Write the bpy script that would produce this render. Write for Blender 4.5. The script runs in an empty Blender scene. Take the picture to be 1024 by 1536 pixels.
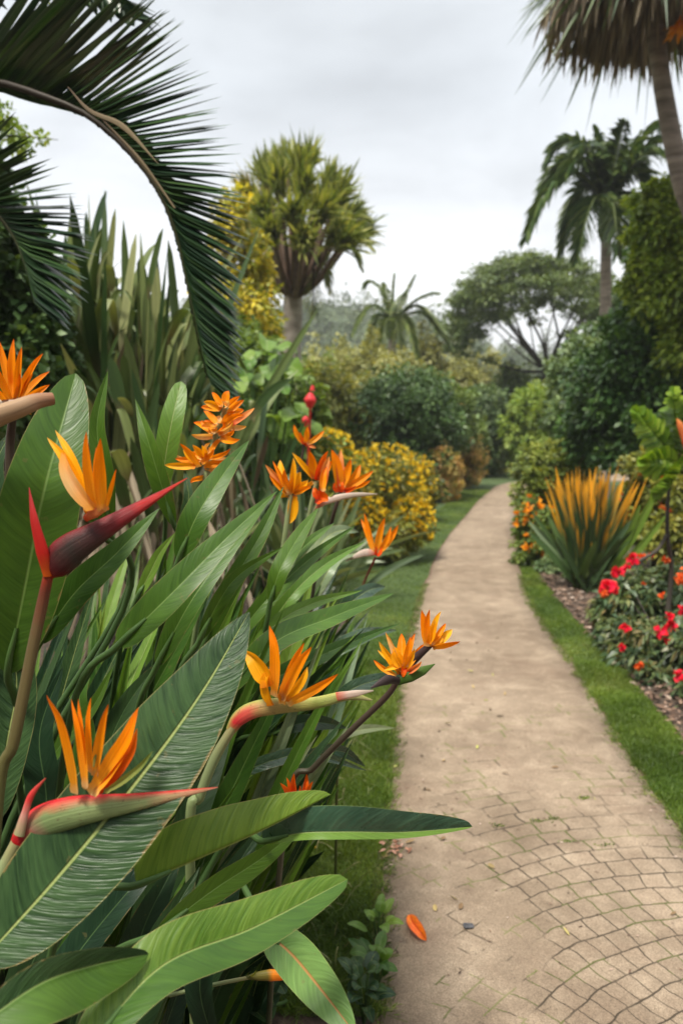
import bpy, math, random
import numpy as np
from mathutils import Vector, Matrix

SC = bpy.context.scene
COL = SC.collection
# ------------------------------------------------------------------ camera
FP = 1205.0                      # focal length in pixels of the 1024x1536 photo
CAMZ = 1.5
PITCH = math.atan((768 - 640) / FP)
cd = bpy.data.cameras.new('camera'); cam = bpy.data.objects.new('camera', cd); COL.objects.link(cam)
cd.sensor_fit = 'VERTICAL'; cd.sensor_height = 36.0; cd.lens = 36.0 * FP / 1536
cam.location = (0, 0, CAMZ); cam.rotation_euler = (math.pi / 2 - PITCH, 0, 0)
cd.clip_start = 0.05; cd.clip_end = 2000
cd.dof.use_dof = True; cd.dof.focus_distance = 1.18
cd.dof.aperture_fstop = cd.lens / 5.6
SC.camera = cam
# ------------------------------------------------------------------ world: overcast sky
SUN_EL, SUN_ROT = math.radians(64), math.radians(215)
w = bpy.data.worlds.new('World'); SC.world = w; w.use_nodes = True
nt = w.node_tree; N = nt.nodes; Lk = nt.links; N.clear()
out = N.new('ShaderNodeOutputWorld'); bg1 = N.new('ShaderNodeBackground'); bg2 = N.new('ShaderNodeBackground'); add = N.new('ShaderNodeAddShader')
sky = N.new('ShaderNodeTexSky'); sky.sky_type = 'NISHITA'; sky.sun_disc = False
sky.sun_elevation = SUN_EL; sky.sun_rotation = SUN_ROT
Lk.new(sky.outputs[0], bg1.inputs[0]); bg1.inputs[1].default_value = 0.012
tc = N.new('ShaderNodeTexCoord'); sep = N.new('ShaderNodeSeparateXYZ'); Lk.new(tc.outputs['Generated'], sep.inputs[0])
rp = N.new('ShaderNodeValToRGB'); e = rp.color_ramp.elements
e[0].position = 0.0; e[0].color = (.84, .85, .865, 1); e[1].position = 1.0; e[1].color = (1.6, 1.58, 1.55, 1)
for p, c in ((.17, (.86, .865, .875)), (.24, (.70, .72, .745)), (.36, (.59, .62, .65)), (.5, (.60, .63, .655)), (.62, (.95, .96, .98))):
    x = rp.color_ramp.elements.new(p); x.color = (*c, 1)
Lk.new(sep.outputs['Z'], rp.inputs[0])
mp = N.new('ShaderNodeMapping'); mp.inputs['Scale'].default_value = (1.2, 1.2, 3.2); Lk.new(tc.outputs['Generated'], mp.inputs[0])
nz = N.new('ShaderNodeTexNoise'); nz.inputs['Scale'].default_value = 2.3; nz.inputs['Detail'].default_value = 5; nz.inputs['Roughness'].default_value = .5
nz.inputs['Distortion'].default_value = .3
Lk.new(mp.outputs[0], nz.inputs['Vector'])
nr = N.new('ShaderNodeMapRange'); nr.inputs[1].default_value = .3; nr.inputs[2].default_value = .7; nr.inputs[3].default_value = .79; nr.inputs[4].default_value = 1.24
Lk.new(nz.outputs[0], nr.inputs[0])
mm = N.new('ShaderNodeVectorMath'); mm.operation = 'SCALE'; Lk.new(rp.outputs[0], mm.inputs[0]); Lk.new(nr.outputs[0], mm.inputs['Scale'])
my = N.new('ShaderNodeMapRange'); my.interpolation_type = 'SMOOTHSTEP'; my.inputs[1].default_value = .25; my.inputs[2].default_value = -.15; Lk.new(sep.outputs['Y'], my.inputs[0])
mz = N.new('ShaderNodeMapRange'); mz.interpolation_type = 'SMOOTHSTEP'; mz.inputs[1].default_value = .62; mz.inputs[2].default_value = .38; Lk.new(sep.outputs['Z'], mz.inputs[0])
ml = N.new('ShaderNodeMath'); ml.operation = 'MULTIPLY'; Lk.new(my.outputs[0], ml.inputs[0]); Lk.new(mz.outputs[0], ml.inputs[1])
mg = N.new('ShaderNodeMix'); mg.data_type = 'RGBA'; Lk.new(ml.outputs[0], mg.inputs[0]); Lk.new(mm.outputs[0], mg.inputs[6]); mg.inputs[7].default_value = (.06, .08, .045, 1)  # added dark band low behind the camera, for unseen planting; deepens near-leaf contrast
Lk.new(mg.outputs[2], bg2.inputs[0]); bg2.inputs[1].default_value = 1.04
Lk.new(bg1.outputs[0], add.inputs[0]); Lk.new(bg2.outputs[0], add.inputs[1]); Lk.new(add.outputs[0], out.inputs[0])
# ------------------------------------------------------------------ sun
sd = bpy.data.lights.new('sun', 'SUN'); so = bpy.data.objects.new('sun', sd); COL.objects.link(so)
sd.energy = 4.3; sd.angle = math.radians(11); sd.color = (1, .94, .83)
az = math.radians(215)   # light comes from behind the camera, to the left
sdir = Vector((math.sin(az) * math.cos(SUN_EL), math.cos(az) * math.cos(SUN_EL), math.sin(SUN_EL)))
so.rotation_euler = sdir.to_track_quat('Z', 'Y').to_euler()
SC.view_settings.view_transform = 'Standard'; SC.view_settings.look = 'None'; SC.view_settings.exposure = 0.40; SC.view_settings.gamma = 1
SC.cycles.max_bounces = 6; SC.cycles.transparent_max_bounces = 4; SC.cycles.diffuse_bounces = 3
SC.cycles.glossy_bounces = 2; SC.cycles.transmission_bounces = 3; SC.cycles.volume_bounces = 0
SC.cycles.sample_clamp_indirect = 4

# ------------------------------------------------------------------ helpers
rng = np.random.default_rng(7)
cp, sp_ = math.cos(PITCH), math.sin(PITCH)
def R(px, py, Y):
    """world point seen at photo pixel px,py whose world y is Y"""
    a = (px - 512) / FP; b = (768 - py) / FP
    d = np.array((a, cp + b * sp_, -sp_ + b * cp))
    return np.array((0, 0, CAMZ)) + d * (Y / d[1])
def G(px, py, z=0.0):
    p = R(px, py, 1.0); t = (z - CAMZ) / (p[2] - CAMZ)
    return np.array((p[0] * t, t, z))
def proj(p):
    v = np.asarray(p, float) - (0, 0, CAMZ)
    dz = v[1] * cp - v[2] * sp_; up = v[1] * sp_ + v[2] * cp
    return 512 + FP * v[0] / dz, 768 - FP * up / dz
def nrm(a):
    return a / np.maximum(np.linalg.norm(a, axis=-1, keepdims=True), 1e-9)
def second_half(o, mat):
    o.data.materials.append(mat); n = len(o.data.polygons); uv = np.empty(n * 8, np.float32); o.data.uv_layers[0].data.foreach_get('uv', uv)
    o.data.polygons.foreach_set('material_index', (uv.reshape(n, 4, 2)[..., 0].mean(1) > 0).astype(np.int32)); o.data.update()
def cat(parts):
    """join (V,F,UV,Rn) tuples"""
    V, F, U, Q = [], [], [], []; o = 0
    for v, f, u, q in parts:
        V.append(v); F.append(f + o); U.append(u); Q.append(q); o += len(v)
    return np.concatenate(V), np.concatenate(F), np.concatenate(U), np.concatenate(Q)
def mesh_obj(name, data, mat, parent=None, smooth=True):
    V, F, U, Q = data
    me = bpy.data.meshes.new(name)
    n, m = len(V), len(F)
    me.vertices.add(n); me.vertices.foreach_set('co', np.ascontiguousarray(V, dtype=np.float32).ravel())
    me.loops.add(m * 4); fl = np.ascontiguousarray(F, dtype=np.int32).ravel(); me.loops.foreach_set('vertex_index', fl)
    me.polygons.add(m); me.polygons.foreach_set('loop_start', np.arange(0, m * 4, 4, dtype=np.int32))
    try: me.polygons.foreach_set('loop_total', np.full(m, 4, dtype=np.int32))
    except Exception: pass
    me.update(calc_edges=True)
    uv = me.uv_layers.new(name='UVMap'); uv.data.foreach_set('uv', np.ascontiguousarray(U[fl], dtype=np.float32).ravel())
    at = me.attributes.new('rnd', 'FLOAT', 'POINT'); at.data.foreach_set('value', np.ascontiguousarray(Q, dtype=np.float32))
    if smooth: me.polygons.foreach_set('use_smooth', np.ones(m, dtype=bool))
    me.update()
    o = bpy.data.objects.new(name, me); COL.objects.link(o)
    if mat is not None: me.materials.append(mat)
    if parent is not None: put(o, parent)
    return o
def put(o, parent):                # keep world position; a mesh parent always sits at the world origin
    o.parent = parent
    o.matrix_parent_inverse = Matrix.Translation(parent.location).inverted() if parent.type == 'EMPTY' else Matrix.Identity(4)
def tag(o, label=None, cat_=None, group=None, kind=None):
    if label: o['label'] = label
    if cat_: o['category'] = cat_
    if group: o['group'] = group
    if kind: o['kind'] = kind
    return o
def thing(name, loc, label, cat_, group=None):
    o = bpy.data.objects.new(name, None); COL.objects.link(o); o.location = tuple(float(x) for x in loc); o.empty_display_size = .1
    return tag(o, label, cat_, group)
def spline(pts, n):
    pts = np.asarray(pts, float); m = len(pts)
    P = np.vstack([2 * pts[0] - pts[1], pts, 2 * pts[-1] - pts[-2]])
    t = np.linspace(0, m - 1, n); i = np.minimum(t.astype(int), m - 2); u = (t - i)[:, None]
    a, b, c, d = P[i], P[i + 1], P[i + 2], P[i + 3]
    return .5 * (2 * b + (c - a) * u + (2 * a - 5 * b + 4 * c - d) * u ** 2 + (3 * b - a - 3 * c + d) * u ** 3)
def tube(pts, radii, n=24, k=10, flat=1.0, flat_dir=None, rnd=.5):
    """round or flattened tube through pts; uv = (angle 0..1, t)"""
    pts = np.asarray(pts, float); C = spline(pts, n)
    rr = np.interp(np.linspace(0, 1, n), np.linspace(0, 1, len(radii)), radii)
    T = nrm(np.gradient(C, axis=0))
    ref = np.array(flat_dir if flat_dir is not None else (0.0, -1.0, 0.15), float)
    Nn = nrm(ref - (T @ ref)[:, None] * T); B = np.cross(T, Nn)
    a = np.linspace(0, 2 * math.pi, k, endpoint=False)
    V = C[:, None] + rr[:, None, None] * (np.cos(a)[None, :, None] * B[:, None] + flat * np.sin(a)[None, :, None] * Nn[:, None])
    V = V.reshape(-1, 3)
    I, J = np.meshgrid(np.arange(n - 1), np.arange(k), indexing='ij'); J2 = (J + 1) % k
    F = np.stack([I * k + J, I * k + J2, (I + 1) * k + J2, (I + 1) * k + J], -1).reshape(-1, 4)
    U = np.stack([np.tile(a / (2 * math.pi), n), np.repeat(np.linspace(0, 1, n), k)], -1)
    return V, F, U, np.full(len(V), rnd)
def prof(t, a=.5, b=.6):
    v = np.power(np.clip(t, 1e-4, 1), a) * np.power(np.clip(1 - t, 1e-4, 1), b)
    tm = a / (a + b); return v / (tm ** a * (1 - tm) ** b)
def blades(P, D, Nn, L, W, segs=3, bend=0.0, fold=0.0, a=.5, b=.6, rnd=None, bdir=(0, 0, -1)):
    """K blades as strips. fold>0 gives a V section (3 verts a row)."""
    K = len(P); P = np.asarray(P, float); D = nrm(np.asarray(D, float)); Nn = np.asarray(Nn, float)
    Nn = nrm(Nn - (D * Nn).sum(-1, keepdims=True) * D); B = np.cross(D, Nn)
    L = np.broadcast_to(L, (K,)).astype(float); W = np.broadcast_to(W, (K,)).astype(float); bend = np.broadcast_to(bend, (K,)).astype(float)
    t = np.linspace(0, 1, segs + 1)
    if rnd is None: rnd = rng.random(K)
    bd = np.array(bdir, float)
    C = P[:, None] + D[:, None] * (L[:, None] * t)[..., None] + bd * (bend[:, None] * L[:, None] * t ** 2)[..., None]
    wv = np.maximum(prof(t, a, b), .03); wv[0] = max(wv[0], .12)
    H = .5 * W[:, None] * wv[None]
    cols = 3 if fold else 2
    if fold:
        cf, sf = math.cos(fold), math.sin(fold)
        Lf = C - B[:, None] * (H * cf)[..., None] + Nn[:, None] * (H * sf)[..., None]
        Rt = C + B[:, None] * (H * cf)[..., None] + Nn[:, None] * (H * sf)[..., None]
        V = np.stack([Lf, C, Rt], 2); us = np.array([-1, 0, 1.])
    else:
        V = np.stack([C - B[:, None] * H[..., None], C + B[:, None] * H[..., None]], 2); us = np.array([-1, 1.])
    V = V.reshape(-1, 3)
    rows = segs + 1; base = (np.arange(K) * rows * cols)[:, None, None]
    I, J = np.meshgrid(np.arange(segs), np.arange(cols - 1), indexing='ij')
    q = np.stack([I * cols + J, I * cols + J + 1, (I + 1) * cols + J + 1, (I + 1) * cols + J], -1).reshape(1, -1, 4)
    F = (base + q).reshape(-1, 4)
    U = np.empty((K, rows, cols, 2)); U[..., 0] = us; U[..., 1] = t[None, :, None]
    return V, F, U.reshape(-1, 2), np.repeat(rnd, rows * cols)
def leafsheet(pts, w, n=36, m=6, fold=(10, 10), roll=0, twist=0, a=.45, b=.55, wave=.0, curl=.15, hw=(1, 1), rnd=None, ref=(0, -1, .35), seed=0):
    """one broad leaf along a spline; w full width (m); hw = relative half widths left,right; uv=(s -1..1, metres along)"""
    C = spline(pts, n); T = nrm(np.gradient(C, axis=0)); ref = np.array(ref, float)
    Nn = nrm(ref - (T @ ref)[:, None] * T); B = np.cross(T, Nn)
    t = np.linspace(0, 1, n); ang = np.radians(roll + twist * (t - .5))
    N2 = Nn * np.cos(ang)[:, None] + B * np.sin(ang)[:, None]; B2 = np.cross(T, N2)
    L = np.linalg.norm(np.diff(C, axis=0), axis=1).sum()
    H = .5 * w * prof(t, a, b); H[0] = max(H[0], .02 * w); H[-1] = .004 * w
    s = np.linspace(-1, 1, 2 * m + 1)
    r = np.random.default_rng(seed + 11); ph = r.random(4) * 6.28
    V = np.empty((n, 2 * m + 1, 3))
    for j, sj in enumerate(s):
        side = 1 if sj > 0 else 0; f = math.radians(fold[side]); q = abs(sj)
        wob = wave * q * q * (np.sin(t * 13 + ph[0] + side * 2) * .6 + np.sin(t * 29 + ph[1] + side * 3) * .3 + np.sin(t * 47 + ph[2]) * .12)
        h = H * hw[side] * (1 + wave * .25 * np.sin(t * 23 + ph[3] + side))
        off = q * math.sin(f) - curl * q * q * .5
        V[:, j] = C + B2 * (np.sign(sj) * q * h * math.cos(f))[:, None] + N2 * (h * off + w * .5 * wob * np.minimum(1, 8 * t * (1 - t)))[:, None]
    cols = 2 * m + 1
    I, J = np.meshgrid(np.arange(n - 1), np.arange(cols - 1), indexing='ij')
    F = np.stack([I * cols + J, I * cols + J + 1, (I + 1) * cols + J + 1, (I + 1) * cols + J], -1).reshape(-1, 4)
    U = np.stack([np.tile(s, n), np.repeat(t * L, cols)], -1)
    return V.reshape(-1, 3), F, U, np.full(n * cols, random.random() if rnd is None else rnd)

# ------------------------------------------------------------------ materials
def newmat(name):
    m = bpy.data.materials.new(name); m.use_nodes = True; nt = m.node_tree; nt.nodes.clear(); return m, nt
def nd(nt, t, **kw):
    n = nt.nodes.new(t)
    for k, v in kw.items(): setattr(n, k, v)
    return n
def ln(nt, a, b): nt.links.new(a, b)
def ramp(nt, fac, stops, interp='LINEAR'):
    r = nd(nt, 'ShaderNodeValToRGB'); r.color_ramp.interpolation = interp; el = r.color_ramp.elements
    while len(el) > 1: el.remove(el[-1])
    el[0].position = stops[0][0]; el[0].color = (*stops[0][1], 1)
    for p, c in stops[1:]: x = el.new(p); x.color = (*c, 1)
    ln(nt, fac, r.inputs[0]); return r.outputs[0]
def math_(nt, op, a, b=None, clamp=False):
    n = nd(nt, 'ShaderNodeMath', operation=op); n.use_clamp = clamp
    for i, x in enumerate((a, b)):
        if x is None: continue
        if isinstance(x, (int, float)): n.inputs[i].default_value = x
        else: ln(nt, x, n.inputs[i])
    return n.outputs[0]
def mixc(nt, f, a, b, mode='MIX'):
    n = nd(nt, 'ShaderNodeMix', data_type='RGBA', blend_type=mode)
    for s, x in ((n.inputs[0], f), (n.inputs[6], a), (n.inputs[7], b)):
        if isinstance(x, (int, float)): s.default_value = x
        elif isinstance(x, tuple): s.default_value = (*x, 1)
        else: ln(nt, x, s)
    return n.outputs[2]
def surf(nt, color, rough=.5, trans=0.0, bump=None, bstr=.3, bdist=.002, tcol=None, spec=.5, coat=0):
    o = nd(nt, 'ShaderNodeOutputMaterial'); p = nd(nt, 'ShaderNodeBsdfPrincipled')
    for s, x in ((p.inputs['Base Color'], color), (p.inputs['Roughness'], rough)):
        if isinstance(x, (int, float)): s.default_value = x
        elif isinstance(x, tuple): s.default_value = (*x, 1)
        else: ln(nt, x, s)
    p.inputs['Specular IOR Level'].default_value = spec
    if coat: p.inputs['Coat Weight'].default_value = coat
    if bump is not None:
        b = nd(nt, 'ShaderNodeBump'); b.inputs['Strength'].default_value = bstr; b.inputs['Distance'].default_value = bdist
        ln(nt, bump, b.inputs['Height']); ln(nt, b.outputs[0], p.inputs['Normal'])
    if trans > 0:
        t = nd(nt, 'ShaderNodeBsdfTranslucent'); mx = nd(nt, 'ShaderNodeMixShader'); mx.inputs[0].default_value = trans
        c = tcol if tcol is not None else color
        if isinstance(c, tuple): t.inputs[0].default_value = (*c, 1)
        else: ln(nt, c, t.inputs[0])
        ln(nt, p.outputs[0], mx.inputs[1]); ln(nt, t.outputs[0], mx.inputs[2]); ln(nt, mx.outputs[0], o.inputs[0])
    else: ln(nt, p.outputs[0], o.inputs[0])
    return p
def attr(nt, name='rnd'): return nd(nt, 'ShaderNodeAttribute', attribute_name=name).outputs['Fac']
def noise(nt, scale, detail=3, vec=None, rough=.55, dist=0, out=0):
    n = nd(nt, 'ShaderNodeTexNoise'); n.inputs['Scale'].default_value = scale; n.inputs['Detail'].default_value = detail
    n.inputs['Roughness'].default_value = rough; n.inputs['Distortion'].default_value = dist
    if vec is None: vec = nd(nt, 'ShaderNodeTexCoord').outputs['Object']
    ln(nt, vec, n.inputs['Vector']); return n.outputs[out]
def brighten(nt, c, f):
    n = nd(nt, 'ShaderNodeVectorMath', operation='SCALE'); ln(nt, c, n.inputs[0])
    if isinstance(f, (int, float)): n.inputs['Scale'].default_value = f
    else: ln(nt, f, n.inputs['Scale'])
    return n.outputs[0]

def cloud_mat(name, stops, rough=.5, trans=.28):
    """small-leaf foliage: colour by per-leaf attribute; translucent"""
    m, nt = newmat(name)
    c = ramp(nt, attr(nt), stops)
    nz = noise(nt, 2.5, 2); f = nd(nt, 'ShaderNodeMapRange'); f.inputs[1].default_value = .3; f.inputs[2].default_value = .7; f.inputs[3].default_value = .7; f.inputs[4].default_value = 1.35
    ln(nt, nz, f.inputs[0]); c = brighten(nt, c, f.outputs[0])
    tc_ = mixc(nt, 1.0, c, (1.5, 1.35, .5), 'MULTIPLY')
    surf(nt, c, rough, trans, tcol=tc_, spec=.4); return m
def blade_mat(name, stops, rough=.4, trans=.2, tip=None, base=None, stripe=12, rib=None):
    """strap leaves: fine lengthwise striping, optional tip and base colours"""
    m, nt = newmat(name)
    c = ramp(nt, attr(nt), stops)
    uv = nd(nt, 'ShaderNodeTexCoord').outputs['UV']; s = nd(nt, 'ShaderNodeSeparateXYZ'); ln(nt, uv, s.inputs[0])
    mp = nd(nt, 'ShaderNodeMapping'); mp.inputs['Scale'].default_value = (stripe, 1.2, 1); ln(nt, uv, mp.inputs[0])
    cmb = nd(nt, 'ShaderNodeVectorMath', operation='ADD'); ln(nt, mp.outputs[0], cmb.inputs[0]); a = attr(nt); k = math_(nt, 'MULTIPLY', a, 37.); ln(nt, k, cmb.inputs[1])
    n1 = noise(nt, 1.0, 3, cmb.outputs[0]); f = nd(nt, 'ShaderNodeMapRange'); f.inputs[1].default_value = .3; f.inputs[2].default_value = .7; f.inputs[3].default_value = .72; f.inputs[4].default_value = 1.3
    ln(nt, n1, f.inputs[0]); c = brighten(nt, c, f.outputs[0])
    if tip is not None:
        tf = math_(nt, 'ADD', s.outputs[1], math_(nt, 'MULTIPLY', math_(nt, 'SUBTRACT', a, .5), .55))
        mr = nd(nt, 'ShaderNodeMapRange'); mr.inputs[1].default_value = tip[0]; mr.inputs[2].default_value = tip[1]; ln(nt, tf, mr.inputs[0])
        c = mixc(nt, mr.outputs[0], c, tip[2])
    if base is not None:
        mr = nd(nt, 'ShaderNodeMapRange'); mr.inputs[1].default_value = base[1]; mr.inputs[2].default_value = base[0]; ln(nt, s.outputs[1], mr.inputs[0])
        c = mixc(nt, mr.outputs[0], c, base[2])
    if rib is not None:
        ab = math_(nt, 'ABSOLUTE', s.outputs[0]); g = math_(nt, 'LESS_THAN', ab, .12); c = mixc(nt, math_(nt, 'MULTIPLY', g, .7), c, rib)
    tc_ = mixc(nt, 1.0, c, (1.4, 1.3, .5), 'MULTIPLY')
    surf(nt, c, rough, trans, tcol=tc_, bump=n1, bstr=.3, bdist=.001); return m
def hero_mat(name, lo, hi, rib=(.32, .36, .12), edge=(.30, .26, .10), vein=110., slant=.10, rough=.36, contrast=.5, trans=.13, back=None, edgew=.975, ribw=.03, blemish=.35, bstr=.45, spec=.24):
    """big banana-like leaf; uv.x = -1..1 across, uv.y = metres along"""
    m, nt = newmat(name)
    uv = nd(nt, 'ShaderNodeTexCoord').outputs['UV']; s = nd(nt, 'ShaderNodeSeparateXYZ'); ln(nt, uv, s.inputs[0])
    a = attr(nt); ax = math_(nt, 'ABSOLUTE', s.outputs[0])
    y = math_(nt, 'SUBTRACT', s.outputs[1], math_(nt, 'MULTIPLY', math_(nt, 'POWER', ax, 1.3), slant * .35))
    cb = nd(nt, 'ShaderNodeCombineXYZ'); ln(nt, math_(nt, 'MULTIPLY', s.outputs[0], 1.1), cb.inputs[0]); ln(nt, math_(nt, 'MULTIPLY', y, vein), cb.inputs[1]); ln(nt, math_(nt, 'MULTIPLY', a, 50.), cb.inputs[2])
    v1 = noise(nt, 1.0, 2.5, cb.outputs[0], .6)
    cb2 = nd(nt, 'ShaderNodeCombineXYZ'); ln(nt, math_(nt, 'MULTIPLY', s.outputs[0], .7), cb2.inputs[0]); ln(nt, math_(nt, 'MULTIPLY', y, vein * 3.2), cb2.inputs[1]); ln(nt, math_(nt, 'MULTIPLY', a, 50.), cb2.inputs[2])
    v2 = noise(nt, 1.0, 1, cb2.outputs[0], .5)
    big = noise(nt, 9.0, 3)
    f = math_(nt, 'ADD', math_(nt, 'MULTIPLY', math_(nt, 'SUBTRACT', v1, .5), contrast * 2.6), .5)
    f = math_(nt, 'ADD', f, math_(nt, 'MULTIPLY', math_(nt, 'SUBTRACT', big, .5), 1.1), clamp=False)
    f = math_(nt, 'ADD', f, math_(nt, 'MULTIPLY', math_(nt, 'SUBTRACT', a, .5), .7), clamp=True)
    c = mixc(nt, f, lo, hi)
    c = brighten(nt, c, math_(nt, 'ADD', .68, math_(nt, 'MULTIPLY', v2, .64))); c = mixc(nt, a, c, mixc(nt, 1.0, c, (1.3, 1.08, .75), 'MULTIPLY'))
    bl = noise(nt, 55.0, 3); bl = math_(nt, 'MULTIPLY', math_(nt, 'GREATER_THAN', bl, .69), blemish); c = mixc(nt, bl, c, (.12, .10, .035))
    be = math_(nt, 'MULTIPLY', math_(nt, 'GREATER_THAN', math_(nt, 'ADD', ax, math_(nt, 'MULTIPLY', noise(nt, 90., 3), .12)), 1.01), math_(nt, 'GREATER_THAN', noise(nt, 16.0, 4), .60)); c = mixc(nt, math_(nt, 'MULTIPLY', be, .7), c, (.17, .11, .04))
    rb = nd(nt, 'ShaderNodeMapRange'); rb.inputs[1].default_value = ribw * 1.6; rb.inputs[2].default_value = ribw * .6; ln(nt, ax, rb.inputs[0])
    c = mixc(nt, math_(nt, 'MULTIPLY', rb.outputs[0], .85), c, rib)
    eg = nd(nt, 'ShaderNodeMapRange'); eg.inputs[1].default_value = edgew; eg.inputs[2].default_value = 1.0; ln(nt, ax, eg.inputs[0])
    c = mixc(nt, math_(nt, 'MULTIPLY', eg.outputs[0], .75), c, edge)
    if back is not None:
        g = nd(nt, 'ShaderNodeNewGeometry'); c = mixc(nt, math_(nt, 'MULTIPLY', g.outputs['Backfacing'], .8), c, back)
    h = math_(nt, 'ADD', math_(nt, 'ADD', v1, math_(nt, 'MULTIPLY', v2, .35)), math_(nt, 'MULTIPLY', rb.outputs[0], -.8))
    rr = math_(nt, 'ADD', rough - .08, math_(nt, 'MULTIPLY', noise(nt, 25., 3), .2))
    tc_ = mixc(nt, 1.0, c, (1.5, 1.5, .5), 'MULTIPLY')
    surf(nt, c, rr, trans, bump=h, bstr=bstr, bdist=.0024, tcol=tc_, spec=spec); return m
def petal_mat(name, stops, streak=.35, rough=.42, trans=.3):
    """petals/bracts: colour along uv.y with lengthwise streaks"""
    m, nt = newmat(name)
    uv = nd(nt, 'ShaderNodeTexCoord').outputs['UV']; s = nd(nt, 'ShaderNodeSeparateXYZ'); ln(nt, uv, s.inputs[0]); a = attr(nt)
    n0 = noise(nt, 60., 3)
    y = math_(nt, 'ADD', s.outputs[1], math_(nt, 'MULTIPLY', math_(nt, 'SUBTRACT', n0, .5), .15))
    c = ramp(nt, y, stops)
    mp = nd(nt, 'ShaderNodeMapping'); mp.inputs['Scale'].default_value = (22, 1.5, 1); ln(nt, uv, mp.inputs[0])
    ad = nd(nt, 'ShaderNodeVectorMath', operation='ADD'); ln(nt, mp.outputs[0], ad.inputs[0]); ln(nt, math_(nt, 'MULTIPLY', a, 31.), ad.inputs[1])
    st = noise(nt, 1., 3, ad.outputs[0])
    k = math_(nt, 'ADD', 1 - streak * .9 - .08, math_(nt, 'MULTIPLY', st, streak * 1.8)); k = math_(nt, 'ADD', k, math_(nt, 'MULTIPLY', a, .16))
    c = brighten(nt, c, k)
    surf(nt, c, rough, trans, bump=st, bstr=.5, bdist=.0012, tcol=mixc(nt, 1.0, c, (1.3, 1.05, .4), 'MULTIPLY'), spec=.2); return m
def side_mat(name, stops, top, rough=.4, topw=(.12, .5)):
    """boat-shaped bract: colour along uv.y, another colour on the upper edge (uv.x near the top of the section)"""
    m, nt = newmat(name)
    uv = nd(nt, 'ShaderNodeTexCoord').outputs['UV']; s = nd(nt, 'ShaderNodeSeparateXYZ'); ln(nt, uv, s.inputs[0])
    n0 = noise(nt, 45., 3)
    y = math_(nt, 'ADD', s.outputs[1], math_(nt, 'MULTIPLY', math_(nt, 'SUBTRACT', n0, .5), .18))
    c = ramp(nt, y, stops)
    # section angle: .5 is the side pointing along -B (upper edge when the bract runs to the right)
    d = math_(nt, 'ABSOLUTE', math_(nt, 'SUBTRACT', s.outputs[0], .5))
    mr = nd(nt, 'ShaderNodeMapRange'); mr.inputs[1].default_value = topw[1]; mr.inputs[2].default_value = topw[0]; ln(nt, math_(nt, 'ADD', d, math_(nt, 'MULTIPLY', math_(nt, 'SUBTRACT', n0, .5), .12)), mr.inputs[0])
    c = mixc(nt, mr.outputs[0], c, top)
    mp = nd(nt, 'ShaderNodeMapping'); mp.inputs['Scale'].default_value = (46, 1.6, 1); ln(nt, uv, mp.inputs[0]); st = noise(nt, 1., 4, mp.outputs[0], .7)
    c = brighten(nt, c, math_(nt, 'ADD', .45, math_(nt, 'MULTIPLY', st, 1.1)))
    bs_ = math_(nt, 'MULTIPLY', math_(nt, 'GREATER_THAN', noise(nt, 210., 3), .66), .5); c = mixc(nt, bs_, c, (.10, .05, .03))
    surf(nt, c, rough, .08, bump=st, bstr=.7, bdist=.0016, spec=.3); return m
def bark_mat(name, c1, c2, scale=(6, 6, 30), ring=True):
    m, nt = newmat(name)
    mp = nd(nt, 'ShaderNodeMapping'); mp.inputs['Scale'].default_value = scale; ln(nt, nd(nt, 'ShaderNodeTexCoord').outputs['Object'], mp.inputs[0])
    n1 = noise(nt, 1., 5, mp.outputs[0]); c = ramp(nt, n1, [(.3, c1), (.7, c2)])
    n2 = noise(nt, 3., 3); c = brighten(nt, c, math_(nt, 'ADD', .7, math_(nt, 'MULTIPLY', n2, .6)))
    surf(nt, c, .85, bump=n1, bstr=.7, bdist=.02); return m

M = {}
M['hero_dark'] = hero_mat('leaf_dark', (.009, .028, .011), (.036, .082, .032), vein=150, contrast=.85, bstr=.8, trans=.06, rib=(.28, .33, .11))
M['hero_mid'] = hero_mat('leaf_mid', (.020, .062, .010), (.062, .138, .018), vein=80, contrast=.26, bstr=.3, trans=.18, rib=(.14, .22, .06))
M['hero_light'] = hero_mat('leaf_light', (.045, .110, .012), (.120, .205, .034), vein=130, contrast=.6, bstr=.6, trans=.2, rib=(.28, .32, .10), edge=(.34, .26, .10))
M['hero_gloss'] = hero_mat('leaf_gloss', (.016, .050, .034), (.038, .085, .055), vein=34, contrast=.95, rough=.26, spec=.5, trans=.04, rib=(.22, .28, .10), edge=(.22, .28, .10), bstr=.8, back=(.12, .21, .035))
M['hero_shaded'] = hero_mat('leaf_shaded', (.007, .022, .010), (.020, .050, .020), vein=80, contrast=.3, trans=.05, rib=(.06, .11, .04), edge=(.06, .10, .04))  # leaf green darkened to near black, shade inside the clump put into the colour
M['hero_fresh'] = hero_mat('leaf_fresh', (.08, .17, .028), (.13, .24, .05), vein=60, contrast=.2, trans=.25, rib=(.28, .34, .14), edge=(.16, .26, .06))
M['hero_pale'] = hero_mat('leaf_pale', (.10, .16, .09), (.22, .28, .18), vein=60, contrast=.3, rough=.3, trans=.1)
M['hero_rust'] = hero_mat('leaf_rust', (.05, .13, .035), (.12, .22, .07), vein=50, contrast=.3, rib=(.34, .15, .05), ribw=.05, trans=.12, edge=(.30, .30, .10))
M['petiole'] = petal_mat('petiole', [(0, (.030, .060, .020)), (1, (.065, .125, .032))], .3, .45, .05)
M['orange'] = petal_mat('petal_orange', [(0, (.62, .42, .20)), (.14, (.78, .33, .02)), (.5, (.82, .27, .003)), (.85, (.80, .20, .002)), (1, (.62, .12, .003))])
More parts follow.
